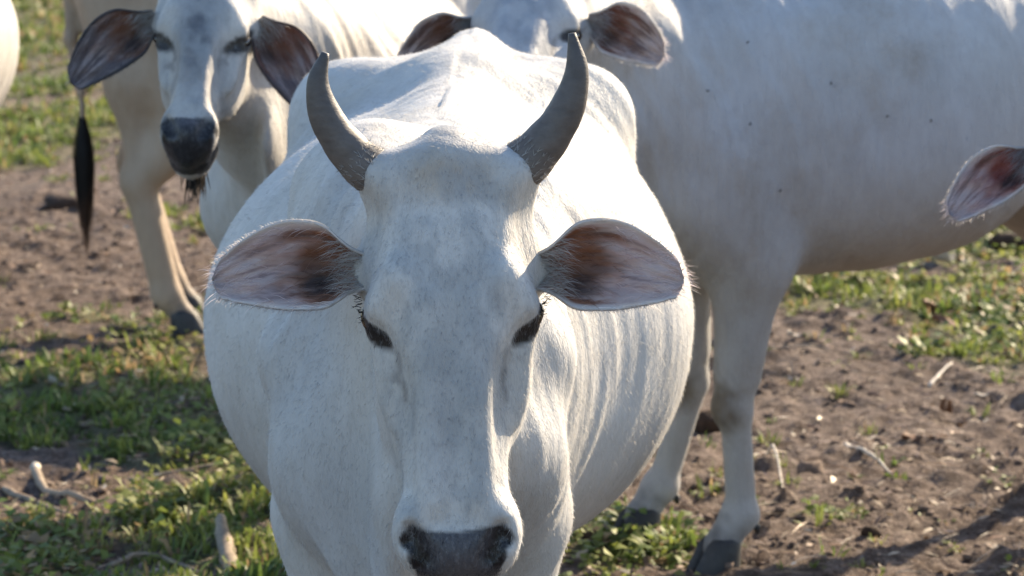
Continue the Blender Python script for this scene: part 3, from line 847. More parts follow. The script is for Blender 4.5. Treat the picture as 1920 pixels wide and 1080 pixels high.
def make_switch(root, S):
    tl = np.array(S['tail'], float); a = tl[-2]; b = tl[-1]
    HV, HF, HC = [], [], []
    Ls = S.get('switch_len', 0.42)
    for q in range(420):
        t = RNG.uniform(0.55, 1.0)
        p = a + (b - a) * t
        ang = RNG.uniform(0, 2 * math.pi); r = 0.032 * math.sqrt(RNG.random())
        o = np.array([math.cos(ang), math.sin(ang), 0])
        ln = Ls * RNG.uniform(0.7, 1.0) * (1 - 0.3 * r / 0.032)
        pts = [p + o * 0.012, p + o * (0.012 + r * 0.8) + np.array([0, 0, -0.35 * ln]), p + o * r * 1.0 + np.array([0, 0, -0.75 * ln]), p + o * r * 0.75 + np.array([0, 0, -ln])]
        sd = np.array([-o[1], o[0], 0]) * 0.0022
        bidx = len(HV)
        for k, pt in enumerate(pts): HV += [pt - sd * (1 - 0.25 * k), pt + sd * (1 - 0.25 * k)]
        HF += [(bidx + 2 * k, bidx + 2 * k + 1, bidx + 2 * k + 3, bidx + 2 * k + 2) for k in range(3)]
        for k in range(4): HC += [(0.022 + 0.11 * (k == 3), 0.020 + 0.05 * (k == 3), 0.019 + 0.025 * (k == 3))] * 2
    o = add_obj('tail_switch', mesh_from('tail_switch', np.array(HV), HF, False, np.array(HC, np.float32)), M_HAIR, root)

def copy_cow(root, loc, rz, sc, label):
    r = root.copy(); COL.objects.link(r); r.location = loc; r.rotation_euler = (0, 0, rz); r.scale = (sc, sc, sc); r['label'] = label
    for ch in root.children:
        c = ch.copy(); COL.objects.link(c); c.parent = r
        for g in ch.children:
            d = g.copy(); COL.objects.link(d); d.parent = c
    return r

def fur(root, V, F, C, n, ln, keep=None, name='coat_hair'):
    """short hair standing off the hide: one strand mesh per animal"""
    a, b, c = V[F[:, 0]], V[F[:, 1]], V[F[:, 2]]
    nr = np.cross(b - a, V[F[:, 3]] - a); ar = np.linalg.norm(nr, axis=1); nr /= np.maximum(ar, 1e-9)[:, None]
    cen = (a + c) / 2
    w = ar.copy()
    if keep is not None: w = w * keep(cen, nr)
    w /= w.sum()
    pick = RNG.choice(len(F), n, p=w)
    f = F[pick]; r1 = RNG.random((n, 1)); r2 = RNG.random((n, 1))
    P = (V[f[:, 0]] * (1 - r1) + V[f[:, 1]] * r1) * (1 - r2) + (V[f[:, 3]] * (1 - r1) + V[f[:, 2]] * r1) * r2
    N_ = nr[pick]
    lie = np.array([0, 0.35, -1.0]) + RNG.normal(0, 0.25, (n, 3))
    lie = lie - N_ * (lie * N_).sum(1)[:, None]; lie /= np.linalg.norm(lie, axis=1)[:, None] + 1e-6
    L_ = ln * RNG.uniform(0.6, 1.3, (n, 1))
    d = lie * 0.9 + N_ * 0.45; 
    sd = np.cross(d, N_ + RNG.normal(0, .4, (n, 3))); sd /= np.linalg.norm(sd, axis=1)[:, None] + 1e-9; sd *= 0.0004
    HV = np.stack([P - sd, P + sd, P + d * L_], 1).reshape(-1, 3)
    HF = np.arange(3 * n).reshape(-1, 3)
    hc = np.repeat(C[f[:, 0]] * RNG.uniform(1.05, 1.3, (n, 1)), 3, 0).astype(np.float32)
    o = add_obj(name, mesh_from(name, HV, HF, False, hc), M_HAIR, root); o['kind'] = 'stuff'
    return o

def rotz(v, a):
    c, s = math.cos(a), math.sin(a); return (c * v[0] - s * v[1], s * v[0] + c * v[1], v[2])

WHITE = (0.500, 0.490, 0.474)
def legs(fl=(-0.14, 0.0), fr=(0.14, 0.0), hl=(-0.15, 1.22), hr=(0.15, 1.22)):
    return ([{'knee': (fl[0] * 1.02, fl[1] + 0.0, 0.40), 'fet': (fl[0], fl[1] + 0.02, 0.135)}, {'knee': (fr[0] * 1.02, fr[1], 0.40), 'fet': (fr[0], fr[1] + 0.02, 0.135)}],
            [{'hock': (hl[0] * 1.05, hl[1] + 0.09, 0.53), 'fet': (hl[0], hl[1], 0.135)}, {'hock': (hr[0] * 1.05, hr[1] + 0.09, 0.53), 'fet': (hr[0], hr[1], 0.135)}])

# --- the horned cow in front
fA, hA = legs((-0.13, -0.02), (0.14, 0.05), (-0.06, 1.22), (0.13, 1.22))
for sx, l in zip((-1, 1), fA): l['point'] = (0.018 + sx * 0.14, -0.17, 0.86); l['elbow'] = (sx * 0.145, 0.0, 0.72)
cowA = dict(
    loc=(-0.145, 5.02, 0.0), rz=math.radians(-3.0), res=0.0062, bounds=((-0.62, -0.85, -0.01), (0.62, 1.62, 1.62)),
    torso=[(-0.34, 0.98, 0.86, 0.76, 0.02), (-0.30, 1.06, 0.87, 0.68, 0.10), (-0.15, 1.18, 0.90, 0.60, 0.145), (0.0, 1.28, 0.92, 0.58, 0.175), (0.25, 1.315, 0.93, 0.55, 0.285), (0.50, 1.315, 0.93, 0.52, 0.425),
           (0.72, 1.325, 0.94, 0.52, 0.435), (0.95, 1.335, 0.97, 0.60, 0.385), (1.15, 1.33, 1.0, 0.74, 0.29), (1.33, 1.28, 1.05, 0.86, 0.19), (1.44, 1.20, 1.06, 0.94, 0.10), (1.48, 1.12, 1.06, 1.0, 0.02)],
    spine=(0.044, 0.10, 1.348), hooks=(0.235, 1.00, 1.315), hump=(-0.10, 0.08, 1.235, 0.85), n_top=1.86,
    poll=(0.083, -0.56, 1.380), pitch=math.radians(13), yaw=math.radians(2.5), roll=math.radians(-1.6), hs=1.025, face_w=0.975, muz_w=0.92, nose_w=0.062,
    neck_up=(0, 0.0, 1.08), neck_low=(0, -0.12, 0.97), neck_r=0.78, dewlap=[((0.01, -0.42, 0.98), (0.0, -0.30, 0.80), 0.09, 0.12), ((0, -0.30, 0.80), (0, -0.22, 0.62), 0.12, 0.08)],
    front=fA, hind=hA, tail=[(0, 1.42, 1.26), (0, 1.50, 1.15), (0.01, 1.53, 0.95), (0.015, 1.53, 0.75), (0.02, 1.52, 0.58)],
    under=(0.37, 0.345, 0.32), blade=0.86, coat=WHITE, neck_shade=0.7, face_grey=0.45, speck=0.5,
    ears=[dict(root=(-0.112, 0.150, -0.105), tip=(-0.230, 0.0, -0.008), face=(-0.15, -1, 0.05), w=0.065, droop=0.02),
          dict(root=(0.112, 0.156, -0.105), tip=(0.218, 0.0, -0.002), face=(0.15, -1, 0.05), w=0.066, droop=0.02)],
    horns=[[(-0.084, 0.026, -0.060, 0.034), (-0.126, -0.004, -0.055, 0.0305), (-0.163, -0.054, -0.040, 0.0245), (-0.176, -0.105, -0.025, 0.0160), (-0.164, -0.148, -0.015, 0.0055)],
           [(0.082, 0.024, -0.060, 0.035), (0.122, -0.006, -0.055, 0.0315), (0.162, -0.056, -0.040, 0.0255), (0.181, -0.112, -0.025, 0.0170), (0.176, -0.166, -0.015, 0.0055)]])
rootA, VA, FA, CA, HA = make_cow('cow', cowA, 'white cow with upcurved dark horns facing the camera in front')

# --- young cow behind on the left, looking at the camera
rzB = math.radians(-11)
fB, hB = legs((-0.03, 0.02), (0.15, 0.06), (-0.08, 1.22), (0.15, 1.22))
wB = lambda v: rotz(v, -rzB)
cowB = dict(
    loc=(-0.415, 7.42, 0.0), rz=rzB, res=0.0085, bounds=((-0.55, -1.10, -0.01), (0.55, 1.62, 1.72)),
    torso=[(-0.32, 1.02, 0.90, 0.80, 0.02), (-0.28, 1.08, 0.91, 0.72, 0.11), (-0.15, 1.22, 0.93, 0.66, 0.17), (0.0, 1.30, 0.95, 0.64, 0.205), (0.25, 1.31, 0.96, 0.62, 0.26), (0.50, 1.30, 0.96, 0.61, 0.30),
           (0.72, 1.30, 0.97, 0.63, 0.30), (0.95, 1.33, 1.0, 0.72, 0.25), (1.15, 1.33, 1.03, 0.80, 0.21), (1.33, 1.27, 1.06, 0.90, 0.15), (1.44, 1.18, 1.06, 0.96, 0.08), (1.48, 1.12, 1.06, 1.0, 0.02)],
    hooks=(0.20, 1.02, 1.33), hump=(0, 0.05, 1.30, 0.9),
    poll=(-0.115, -0.62, 1.505), pitch=math.radians(42), yaw=math.radians(11), hs=0.82, face_w=0.95, muz_w=0.76, nose_w=0.058, face_dark=(0.10, 0.105, 0.12), roll=math.radians(3),
    dewlap=[((0.0, -0.55, 1.10), (0.0, -0.36, 0.88), 0.06, 0.10), ((0, -0.36, 0.88), (0, -0.24, 0.70), 0.10, 0.08)],
    front=fB, hind=hB, tail=[(0, 1.42, 1.23), (0, 1.50, 1.12), (0.01, 1.53, 0.95), (0.015, 1.53, 0.75), (0.02, 1.52, 0.58)],
    coat=(0.45, 0.435, 0.415), coat2=(0.37, 0.335, 0.30), eye_k=1.35, face_grey=0.95, face_patch=(0.065, 0.21, 0.24), speck=0.35, muzzle_v=0.508, dark_chin=True,
    ears=[dict(root=(-0.125, 0.135, -0.10), tip=wB((-0.185, -0.03, -0.125)), face=wB((-0.35, -1, -0.25)), w=0.060, droop=0.03, rim=(0.05, 0.045, 0.05), pale=(0.14, 0.12, 0.125), brown=(0.17, 0.09, 0.065)),
          dict(root=(0.125, 0.135, -0.10), tip=wB((0.135, -0.03, -0.185)), face=wB((0.35, -1, -0.05)), w=0.062, droop=0.03, rim=(0.07, 0.05, 0.05), pale=(0.14, 0.11, 0.115), brown=(0.17, 0.075, 0.055))])
rootB, VB, FB, CB, HB = make_cow('cow', cowB, 'hornless young cow with dark muzzle and drooping ears left of the horned cow')

# --- big cow on the right, side on, head turned to the camera
rzE = math.radians(-63)
wE = lambda v: rotz(v, -rzE)
fE, hE = legs((-0.20, -0.02), (0.15, 0.0))
fE[0]['knee'] = (-0.17, 0.07, 0.41)
for sx, l in zip((-1, 1), hE): l['stifle'] = (sx * 0.19, 1.04, 0.88)
cowE = dict(
    loc=(0.455, 7.56, 0.0), rz=rzE, res=0.0085, bounds=((-0.52, -1.05, -0.01), (0.75, 1.62, 1.72)),
    torso=[(-0.34, 1.06, 0.95, 0.84, 0.02), (-0.29, 1.14, 0.96, 0.76, 0.12), (-0.15, 1.28, 0.98, 0.70, 0.20), (0.0, 1.38, 1.0, 0.68, 0.25), (0.25, 1.44, 1.0, 0.685, 0.33), (0.50, 1.46, 1.0, 0.690, 0.375),
           (0.70, 1.46, 1.01, 0.735, 0.365), (0.90, 1.45, 1.04, 0.89, 0.28), (1.10, 1.43, 1.07, 0.95, 0.23), (1.33, 1.34, 1.10, 0.94, 0.17), (1.44, 1.24, 1.10, 0.98, 0.09), (1.48, 1.16, 1.10, 1.02, 0.02)],
    hooks=(0.235, 1.04, 1.425), hump=(0, 0.03, 1.38, 1.1),
    poll=(0.236, -0.575, 1.50), pitch=math.radians(57), yaw=math.radians(51), roll=math.radians(-2), hs=0.98,
    neck_up=(0.02, 0.0, 1.18), neck_low=(0.03, -0.10, 1.02), neck_bend=(-0.05, -0.07, 0.0), dewlap=[((0.08, -0.38, 1.05), (0.0, -0.28, 0.86), 0.07, 0.11)],
    front=fE, hind=hE, tail=[(0, 1.42, 1.28), (0, 1.50, 1.18), (0.01, 1.53, 0.98), (0.015, 1.53, 0.78), (0.02, 1.52, 0.58)],
    folds=0.9, n_top=2.7, hollow=((0.335, 0.90, 1.20), (0.10, 0.13, 0.15)), blade=1, under=(0.34, 0.30, 0.27), coat=(0.380, 0.387, 0.405), coat2=(0.30, 0.30, 0.31), face_grey=0.15, speck=0.2, tear=0.5,
    ears=[dict(root=(-0.125, 0.14, -0.10), tip=wE((-0.17, -0.03, -0.085)), face=wE((-0.3, -1, -0.5)), w=0.055, droop=0.03, pale=(0.16, 0.11, 0.10), brown=(0.17, 0.08, 0.055)),
          dict(root=(0.125, 0.14, -0.10), tip=wE((0.17, -0.03, -0.06)), face=wE((0.25, -1, -0.15)), w=0.062, droop=0.025, pale=(0.15, 0.10, 0.09), brown=(0.15, 0.055, 0.04))])
rootE, VE, FE, CE, HE = make_cow('cow', cowE, 'large pale grey cow standing side on at right behind the horned cow')

# --- tan cow far left, side on, facing right
rzC = math.radians(90)
fC, hC = legs((-0.15, 0.0), (0.15, 0.05), (-0.15, 1.18), (0.15, 1.20))
hC[1]['hock'] = (0.16, 1.31, 0.54)
hC[0]['hock'] = (-0.155, 1.262, 0.52)
hC[0]['stifle'] = (-0.20, 1.0, 0.80)
cowC = dict(
    loc=(0.03, 10.68, 0.0), rz=rzC, res=0.011, bounds=((-0.55, -1.10, -0.01), (0.55, 1.66, 1.72)),
    torso=cowE['torso'], hooks=(0.235, 1.04, 1.385), hump=(0, 0.03, 1.36, 1.1),
    poll=(0.0, -0.62, 1.48), pitch=math.radians(38), yaw=0.0, hs=1.0,
    front=fC, hind=hC, tail=[(0, 1.42, 1.28), (-0.03, 1.50, 1.18), (-0.05, 1.50, 0.98), (-0.05, 1.47, 0.82), (-0.05, 1.46, 0.64)], switch_len=0.46,
    leg_r=1.3, coat=(0.38, 0.295, 0.22), coat2=(0.30, 0.225, 0.16), legs=(0.34, 0.25, 0.18), ear_hair=200,
    ears=[dict(root=(-0.125, 0.14, -0.10), tip=(-0.17, -0.03, -0.085), face=(-0.3, -1, -0.5), w=0.055),
          dict(root=(0.125, 0.14, -0.10), tip=(0.17, -0.03, -0.085), face=(0.3, -1, -0.5), w=0.055)])
rootC, VC, FC, CC, HC = make_cow('cow', cowC, 'tan cow far behind at left, hind legs and dark tipped tail showing')

SF = 0.885
hpE, HME, hsE = head_frame(cowE['poll'], cowE['pitch'], cowE['yaw'], cowE.get('roll', 0), cowE['hs'])
HpE = lambda u, v, w: hpE + HME @ (np.array([u, v, w]) * hsE)
earF = dict(root=(-0.112, 0.13, -0.10), tip=wE((-0.185, -0.03, -0.115)), face=wE((-0.2, -1, 0.15)), w=0.058, droop=0.02, pale=(0.40, 0.29, 0.29), brown=(0.22, 0.075, 0.06), core=(0.13, 0.03, 0.028))
tipF = np.array(rotz((HpE(*earF['root']) + np.array(earF['tip'])) * SF, rzE))
rootF = copy_cow(rootE, (0.815 - tipF[0], 5.90 - tipF[1], 0.0), rzE, SF, 'cow at the right edge of which only one pink lined ear shows')
old = [c for c in rootF.children if c.name.startswith('ear')][0]
for c in list(old.children): bpy.data.objects.remove(c)
bpy.data.objects.remove(old)
make_ear(rootF, HpE, HME, hsE, -1, earF, cowE)
rootG = copy_cow(rootA, (-2.19, 11.95, 0.0), math.radians(180), 1.0, 'sunlit white cow at the far left edge, only its flank showing')

if True:
    fur(rootA, VA, FA, CA, 90000, 0.009)
    fur(rootB, VB, FB, CB, 40000, 0.010)
    fur(rootE, VE, FE, CE, 50000, 0.010)

# ------------------------------------------------------------------ grass and low weeds
def grass():
    rng = np.random.default_rng(3)
    n = 34000
    y = 6.4 + (34 - 6.4) * rng.random(n) ** 1.9
    x = rng.uniform(-1, 1, n) * (0.20 * y + 0.5)
    g = green_density(x, y)
    keep = rng.random(n) < g * 0.70 + 0.03
    px, py, pg = x[keep], y[keep], g[keep]
    weedp = (fbm(px * 1.5 + 9, py * 1.5, 61, 3) + rng.normal(0, 0.07, len(px)) - 0.10 * (px < 0) > 0.43) & (py < 13)
    k = np.where(weedp, rng.integers(8, 22, len(px)), rng.integers(10, 26, len(px)))
    idx = np.repeat(np.arange(len(px)), k); n = len(idx)
    weed = weedp[idx]; size = rng.uniform(0.55, 1.35, len(px))[idx] * (0.75 + 0.5 * pg[idx])
    rad = np.where(weed, 0.055, 0.03) * size
    aa = rng.uniform(0, 2 * np.pi, n); rr = np.sqrt(rng.random(n))
    x = px[idx] + np.cos(aa) * rr * rad; y = py[idx] + np.sin(aa) * rr * rad
    z = ground_h(x, y)
    far = 1 + 0.035 * np.clip(y - 8, 0, 30)
    ln = np.where(weed, rng.uniform(0.016, 0.036, n), rng.uniform(0.025, 0.065, n)) * size * far
    wd = np.where(weed, rng.uniform(0.0055, 0.0115, n), rng.uniform(0.0018, 0.0036, n)) * size * (far * 1.2)
    az = aa + rng.normal(0, 0.7, n); el = np.where(weed, rng.uniform(-0.1, 1.0, n), rng.uniform(0.45, 1.45, n))
    lift = np.where(weed, (1 - rr) * rng.uniform(0.0, 0.075, n) * size, 0.0)
    d = np.stack([np.cos(az) * np.cos(el), np.sin(az) * np.cos(el), np.sin(el)], 1)
    s = np.stack([-np.sin(az), np.cos(az), rng.normal(0, 0.35, n)], 1)
    p = np.stack([x, y, z + lift - 0.003], 1)
    m1 = p + d * (ln * 0.5)[:, None]; tip = p + d * ln[:, None] - np.array([0, 0, 1]) * (ln * rng.uniform(0.1, 0.5, n))[:, None]
    w = s * wd[:, None]
    bw_ = np.where(weed, 0.2, 0.8)[:, None]
    V = np.stack([p - w * bw_, p + w * bw_, m1 + w, m1 - w, tip], 1).reshape(-1, 3)
    b = np.arange(n) * 5
    T = np.concatenate([np.stack([b, b + 1, b + 2], 1), np.stack([b, b + 2, b + 3], 1), np.stack([b + 3, b + 2, b + 4], 1)])
    c1 = np.array([0.105, 0.155, 0.036]); c2 = np.array([0.25, 0.265, 0.065]); c3 = np.array([0.30, 0.21, 0.11])
    t = np.clip(fbm(px * 3, py * 3, 81, 3) * 1.6 - 0.4 + rng.normal(0, 0.25, len(px)), 0, 1)[idx][:, None]
    col = c1 * (1 - t) + c2 * t
    pd = 0.07 + 0.5 * (fbm(px * 1.6, py * 1.6, 91, 3) > 0.57) * rng.random(len(px))
    dry = (rng.random(n) < pd[idx])[:, None]
    col = np.where(dry, c3, col) * rng.uniform(0.65, 1.3, (n, 1))
    me = mesh_from('grass', V, T, False, np.repeat(col, 5, 0).astype(np.float32))
    o = add_obj('grass', me, M_GRASS)
    tag(o, 'short green grass and low leafy weeds growing in patches', 'grass', None, 'stuff')
grass()

# ------------------------------------------------------------------ litter on the soil
M_SOIL = simple_material('soil_crumb', (0.17, 0.125, 0.10), 0.95, 0.45, 60.0, 0.004, 0.15)
M_DUNG = simple_material('dung', (0.060, 0.036, 0.024), 0.85, 0.55, 45.0, 0.006, 0.2)
M_STICK = simple_material('dry_wood', (0.34, 0.27, 0.20), 0.8, 0.5, 70.0, 0.002, 0.2)
M_PALE = simple_material('bleached_wood', (0.60, 0.54, 0.46), 0.75, 0.35, 70.0, 0.001, 0.2)
M_LEAF = simple_material('dry_leaf', (0.20, 0.10, 0.055), 0.7, 0.55, 40.0, 0.002, 0.3)
M_HUSK = simple_material('pale_husk', (0.62, 0.55, 0.46), 0.7, 0.35, 50.0, 0.002, 0.3)
M_LITTER = leaf_material('straw_litter', 0.15)

def ico():
    t = (1 + 5 ** 0.5) / 2
    v = np.array([(-1, t, 0), (1, t, 0), (-1, -t, 0), (1, -t, 0), (0, -1, t), (0, 1, t), (0, -1, -t), (0, 1, -t), (t, 0, -1), (t, 0, 1), (-t, 0, -1), (-t, 0, 1)], float)
    v /= np.linalg.norm(v[0])
    f = np.array([(0, 11, 5), (0, 5, 1), (0, 1, 7), (0, 7, 10), (0, 10, 11), (1, 5, 9), (5, 11, 4), (11, 10, 2), (10, 7, 6), (7, 1, 8), (3, 9, 4), (3, 4, 2), (3, 2, 6), (3, 6, 8), (3, 8, 9), (4, 9, 5), (2, 4, 11), (6, 2, 10), (8, 6, 7), (9, 8, 1)])
    return v, f
def ico2():
    v, f = ico(); v = list(map(tuple, v)); mid = {}; out = []
    def m(a, b):
        key = (min(a, b), max(a, b))
        if key not in mid:
            q = np.array(v[a]) + np.array(v[b]); v.append(tuple(q / np.linalg.norm(q))); mid[key] = len(v) - 1
        return mid[key]
    for a, b, c in f:
        x, y, z = m(a, b), m(b, c), m(c, a); out += [(a, x, z), (b, y, x), (c, z, y), (x, y, z)]
    return np.array(v), np.array(out)

def spread(rng, n):
    y = 6.6 + (16 - 6.6) * rng.random(n) ** 1.5; x = rng.uniform(-1, 1, n) * (0.19 * y + 0.3)
    return x, y

def soil_crumbs():
    rng = np.random.default_rng(5); v, f = ico(); n = 15000
    x, y = spread(rng, n)
    keep = rng.random(n) < 0.15 + 0.85 * np.clip((fbm(x * 3, y * 3, 15, 3) - 0.4) * 4, 0, 1)
    x, y = x[keep], y[keep]; n = len(x)
    r = 0.003 + 0.011 * rng.random(n) ** 3
    V = v[None] * (1 + rng.normal(0, 0.18, (n, 12, 1))) * r[:, None, None] * np.stack([rng.uniform(.8, 1.6, n), rng.uniform(.8, 1.6, n), rng.uniform(.5, .9, n)], 1)[:, None]
    V = V + np.stack([x, y, ground_h(x, y) + r * 0.25], 1)[:, None]
    F = (f[None] + (np.arange(n) * 12)[:, None, None]).reshape(-1, 3)
    o = add_obj('soil_crumbs', mesh_from('soil_crumbs', V.reshape(-1, 3), F, False), M_SOIL)
    tag(o, 'loose brown soil crumbs scattered over the bare ground', 'soil', None, 'stuff')
soil_crumbs()

def straw():
    rng = np.random.default_rng(6); n = 9000
    x, y = spread(rng, n); z = ground_h(x, y)
    az = rng.uniform(0, 2 * np.pi, n); leaf = rng.random(n) < 0.4
    ln = np.where(leaf, rng.uniform(0.008, 0.022, n), 0.015 + 0.06 * rng.random(n) ** 2); wd = np.where(leaf, ln * 0.35, rng.uniform(0.0009, 0.002, n))
    d = np.stack([np.cos(az), np.sin(az), rng.normal(0.05, 0.18, n)], 1); sd = np.stack([-np.sin(az), np.cos(az), rng.normal(0, 0.35, n)], 1)
    c = np.stack([x, y, z + 0.005 + rng.uniform(0, 0.006, n)], 1)
    a, b = c - d * ln[:, None], c + d * ln[:, None]; w = sd * wd[:, None]; up = np.array([0, 0, 1]) * (ln * rng.uniform(0.0, 0.25, n))[:, None]
    V = np.stack([a - w * .4, a + w * .4, c + w + up, c - w + up, b + w * .2, b - w * .2], 1).reshape(-1, 3)
    q = np.arange(n) * 6
    F = np.concatenate([np.stack([q, q + 1, q + 2, q + 3], 1), np.stack([q + 3, q + 2, q + 4, q + 5], 1)])
    pal = np.array([(0.38, 0.29, 0.19), (0.24, 0.15, 0.09), (0.12, 0.07, 0.045), (0.48, 0.41, 0.31)])
    col = pal[rng.choice(4, n, p=[.3, .3, .28, .12])] * rng.uniform(.7, 1.2, (n, 1))
    o = add_obj('dry_litter', mesh_from('dry_litter', V, F, False, np.repeat(col, 6, 0).astype(np.float32)), M_LITTER)
    tag(o, 'bits of straw and dry leaf scattered over the soil', 'litter', None, 'stuff')
straw()

def gpos(px, py, up=0.0):
    x, y = ground_at(px, py)
    return np.array([x, y, float(ground_h(np.array([x]), np.array([y]))[0]) + up])

def stick(pts, r, mat, label, name='stick', taper=0.5, knob=0.0):
    P = np.array([gpos(a, b, u) for a, b, u in pts]); o0 = P[0].copy(); P = P - o0
    path = spline(P, 14); path += RNG.normal(0, r * 0.18, path.shape)
    rad = r * np.linspace(1, taper, 14) * (1 + RNG.normal(0, 0.08, 14)); rad[0] *= 1 + knob; rad[1] *= 1 + knob * 0.7; rad[0] *= 0.7; rad[-1] *= 0.5
    v, f = tube(path, rad, 9)
    o = add_obj(name, mesh_from(name, v, f), mat); o.location = o0
    tag(o, label, 'stick', 'sticks lying on the ground'); return o

def lump(px, py, size, mat, label, name, cat, seed, flat=0.55, group=None):
    v, f = ico2(); v = v.copy()
    n = fbm(v[:, 0] * 2.2 + seed * 7 + 20, v[:, 1] * 2.2 + v[:, 2] * 2.9 + 20, seed, 3)
    v *= (0.55 + 0.9 * n)[:, None]; v *= np.array(size); v[:, 2] = np.maximum(v[:, 2], -0.35 * size[2])
    o = add_obj(name, mesh_from(name, v, f, True), mat); o.location = gpos(px, py, size[2] * 0.28)
    tag(o, label, cat, group); return o

def dry_leaf(px, py, L, W, rz, mat, label, curl=0.4, up=0.006, name='dry_leaf'):
    nu, nv = 12, 7; V = []
    for i in range(nu):
        t = i / (nu - 1); w = W * (math.sin(math.pi * min(t * 0.96 + 0.02, 1)) ** 0.8)
        for j in range(nv):
            q = j / (nv - 1) * 2 - 1
            V.append(((t - 0.5) * L, q * w + 0.08 * L * math.sin(t * 4), curl * W * (abs(q) ** 1.5) * (0.6 + 0.8 * math.sin(t * 5 + 1)) + curl * 0.25 * L * (t - 0.5) ** 2 * 2 + 0.0015 * math.sin(17 * t + 9 * q)))
    V = np.array(V); n = len(V); V2 = np.vstack([V, V - np.array([0, 0, 0.0022])]); F = []
    for i in range(nu - 1):
        for j in range(nv - 1):
            a = i * nv + j; F += [(a, a + nv, a + nv + 1, a + 1), (n + a, n + a + 1, n + a + nv + 1, n + a + nv)]
        for j in (0, nv - 1):
            a = i * nv + j; F.append((a, n + a, n + a + nv, a + nv) if j == 0 else (a, a + nv, n + a + nv, n + a))
    for j in range(nv - 1):
        F.append((j, j + 1, n + j + 1, n + j)); a = (nu - 1) * nv + j; F.append((a, n + a, n + a + 1, a + 1))
    o = add_obj(name, mesh_from(name, V2, F), mat); o.location = gpos(px, py, up + 0.004); o.rotation_euler = (RNG.uniform(-.2, .2), RNG.uniform(-.15, .15), rz)
    tag(o, label, 'leaf', 'dry leaves on the ground'); return o

stick([(1437, 848, 0.012), (1450, 862, 0.03), (1462, 885, 0.02), (1467, 912, 0.004)], 0.0045, M_PALE, 'thin pale bent twig on the dirt right of the grey cow front leg')
stick([(1402, 850, 0.004), (1418, 838, 0.012), (1440, 832, 0.008)], 0.0040, M_PALE, 'short pale twig touching the grey cow front leg below the knee')
stick([(1742, 716, 0.004), (1762, 704, 0.010), (1785, 688, 0.012)], 0.0065, M_PALE, 'short pale stick just below the green grass at right')
stick([(1585, 828, 0.006), (1606, 838, 0.010)], 0.0085, M_PALE, 'stubby pale wood chip on the bare dirt at right')
stick([(1608, 846, 0.004), (1640, 862, 0.008), (1672, 882, 0.004)], 0.0065, M_PALE, 'pale slanting stick on the bare dirt right of the clod')
stick([(66, 886, 0.03), (82, 918, 0.015), (125, 938, 0.010), (182, 950, 0.004)], 0.013, M_STICK, 'grey brown bent branch with a pale knobbed end at lower left', 'branch', 0.6, 0.25)
stick([(66, 884, 0.036), (68, 892, 0.026)], 0.012, M_PALE, 'white chip at the raised end of the bent branch', 'wood_chip', 0.9)
stick([(-20, 915, 0.006), (60, 935, 0.012), (130, 968, 0.004)], 0.010, M_STICK, 'straight pale brown branch at the left edge below the bent branch', 'branch', 0.6)
stick([(215, 888, 0.004), (330, 880, 0.014), (450, 868, 0.010), (560, 858, 0.004)], 0.0075, M_STICK, 'long thin brown branch in the weeds left of the horned cow', 'branch', 0.5)
stick([(412, 1022, 0.05), (424, 1050, 0.03), (438, 1092, 0.0)], 0.016, M_STICK, 'stubby pinkish wooden stump end at the bottom left of the horned cow', 'branch', 1.4)
stick([(200, 1078, 0.010), (280, 1058, 0.018), (380, 1072, 0.006)], 0.008, M_STICK, 'curved pale branch along the bottom edge at left', 'branch', 0.7)
stick([(1430, 655, 0.004), (1530, 650, 0.008), (1640, 668, 0.004)], 0.0045, M_STICK, 'long thin twig across the dirt behind the grey cow front leg')
lump(1520, 882, (0.045, 0.04, 0.034), M_SOIL, 'rounded grey brown clod on the bare dirt at right', 'clod', 'clod', 3)
lump(1632, 1004, (0.026, 0.024, 0.022), M_DUNG, 'small dark dung lump on the dirt at lower right', 'dung', 'dung', 4, group='dung lumps')
lump(1892, 462, (0.085, 0.07, 0.055), M_DUNG, 'large brown dung heap at the right edge below the pink ear', 'dung', 'dung', 5, group='dung lumps')
lump(125, 388, (0.11, 0.09, 0.045), M_DUNG, 'brown dung pat left of the dark tail tip', 'dung', 'dung', 6, group='dung lumps')
lump(1330, 800, (0.05, 0.06, 0.05), M_DUNG, 'dark dung heap between the front legs of the grey cow', 'dung', 'dung', 7, group='dung lumps')
lump(1118, 1028, (0.035, 0.03, 0.026), M_DUNG, 'dark dung lump in the weeds left of the grey cow hooves', 'dung', 'dung', 8, group='dung lumps')
lump(1625, 532, (0.035, 0.03, 0.028), M_DUNG, 'small brown dung lump in the grass under the grey cow belly', 'dung', 'dung', 9, group='dung lumps')
lump(685 - 190, 1000, (0.03, 0.03, 0.03), M_SOIL, 'dark clod in the weeds beside the horned cow chest', 'clod', 'clod', 11)
dry_leaf(1768, 588, 0.16, 0.035, 0.25, M_LEAF, 'big curled brown dry leaf in the grass at right', 0.8)
dry_leaf(1865, 585, 0.13, 0.030, -0.3, M_LEAF, 'curled brown dry leaf near the right edge in the grass', 0.7)
dry_leaf(1775, 612, 0.11, 0.028, -0.5, M_LEAF, 'reddish brown leaf lying just below the big curled leaf', 0.5)
dry_leaf(1768, 492, 0.10, 0.045, 0.6, M_HUSK, 'crumpled whitish husk in the grass under the pink ear', 1.3, 0.02)
dry_leaf(1488, 634, 0.045, 0.014, 0.2, M_HUSK, 'small pale leaf on the dirt right of the grey cow front leg', 0.6)
dry_leaf(1840, 744, 0.045, 0.010, -0.2, M_HUSK, 'pale narrow leaf on the dirt near the right edge', 0.5)
dry_leaf(1775, 770, 0.06, 0.02, 1.2, M_LEAF, 'dark upright curled leaf on the bare dirt at right', 1.4, 0.02)
dry_leaf(1710, 815, 0.06, 0.018, 0.1, M_LEAF, 'flat brown leaf on the dirt above the pale slanting stick', 0.6)
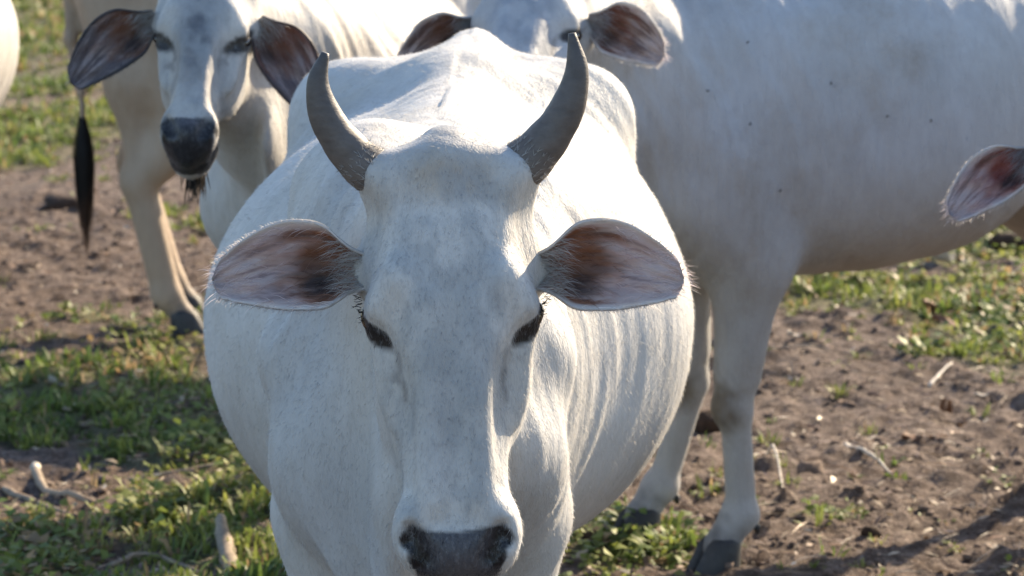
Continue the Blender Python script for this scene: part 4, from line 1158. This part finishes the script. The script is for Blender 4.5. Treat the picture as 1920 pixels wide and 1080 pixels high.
dry_leaf(110, 715, 0.07, 0.022, 0.5, M_HUSK, 'pale tan leaf in the weeds at the left edge', 0.8)

# ------------------------------------------------------------------ flies on the flank of the grey cow
def flies():
    R = Matrix.Rotation(rzE, 3, 'Z'); Rn = np.array(R)
    W = VE @ Rn.T + np.array(cowE['loc'])
    dy = W[:, 1]; dz = W[:, 2] - CAM_H
    zc = dy * CT - dz * ST; yc = -dy * ST - dz * CT
    px = 960 + W[:, 0] / zc * FPX; py = 540 + yc / zc * FPX
    v, f = ico()
    body = v * np.array([0.0028, 0.006, 0.0026])
    wing = np.array([(0.001, 0, 0.002), (0.0035, 0.006, 0.003), (0.001, 0.008, 0.003), (-0.001, 0, 0.002), (-0.0035, 0.006, 0.003), (-0.001, 0.008, 0.003)])
    me = mesh_from('fly', np.vstack([body, wing]), [tuple(map(int, q)) for q in f] + [(12, 13, 14), (15, 17, 16)], False)
    me.materials.append(M_DUNG)
    for q, (a, b) in enumerate([(1666, 224), (1747, 230), (1330, 168), (1409, 230), (1403, 75), (1467, 358), (1560, 150)]):
        near = np.argsort((px - a) ** 2 + (py - b) ** 2)[:12]
        i = near[np.argmin(zc[near])]
        o = bpy.data.objects.new('fly', me); COL.objects.link(o)
        p = W[i] + np.array([0.2, -1, 0.1]) * 0.003
        o.location = tuple(p); o.rotation_euler = (math.radians(80), RNG.uniform(0, 6), math.radians(15)); o.scale = (0.6,) * 3
        tag(o, 'small dark fly sitting on the flank of the large grey cow', 'fly', 'flies on the grey cow')
flies()

def chin_tuft():
    hp, HM, hs = HB
    HV, HF, HC_ = [], [], []
    base = hp + HM @ (np.array([0.004, 0.535, -0.190]) * hs)
    for q in range(150):
        p = base + RNG.normal(0, 0.009, 3); ln = RNG.uniform(0.03, 0.07)
        d = np.array([RNG.normal(0.03, 0.12), RNG.normal(0, 0.12), -1.0]) * ln; sd = np.array([0.0012, RNG.normal(0, 0.0008), 0])
        b = len(HV); HV += [p - sd, p + sd, p + d * 0.6 + sd, p + d * 0.6 - sd, p + d]; HF += [(b, b + 1, b + 2, b + 3), (b + 3, b + 2, b + 4)]
        HC_ += [np.array((0.03, 0.027, 0.025)) * RNG.uniform(0.6, 1.5)] * 5
    o = add_obj('chin_hair', mesh_from('chin_hair', np.array(HV), HF, False, np.array(HC_, np.float32)), M_HAIR, rootB); o['kind'] = 'stuff'
chin_tuft()
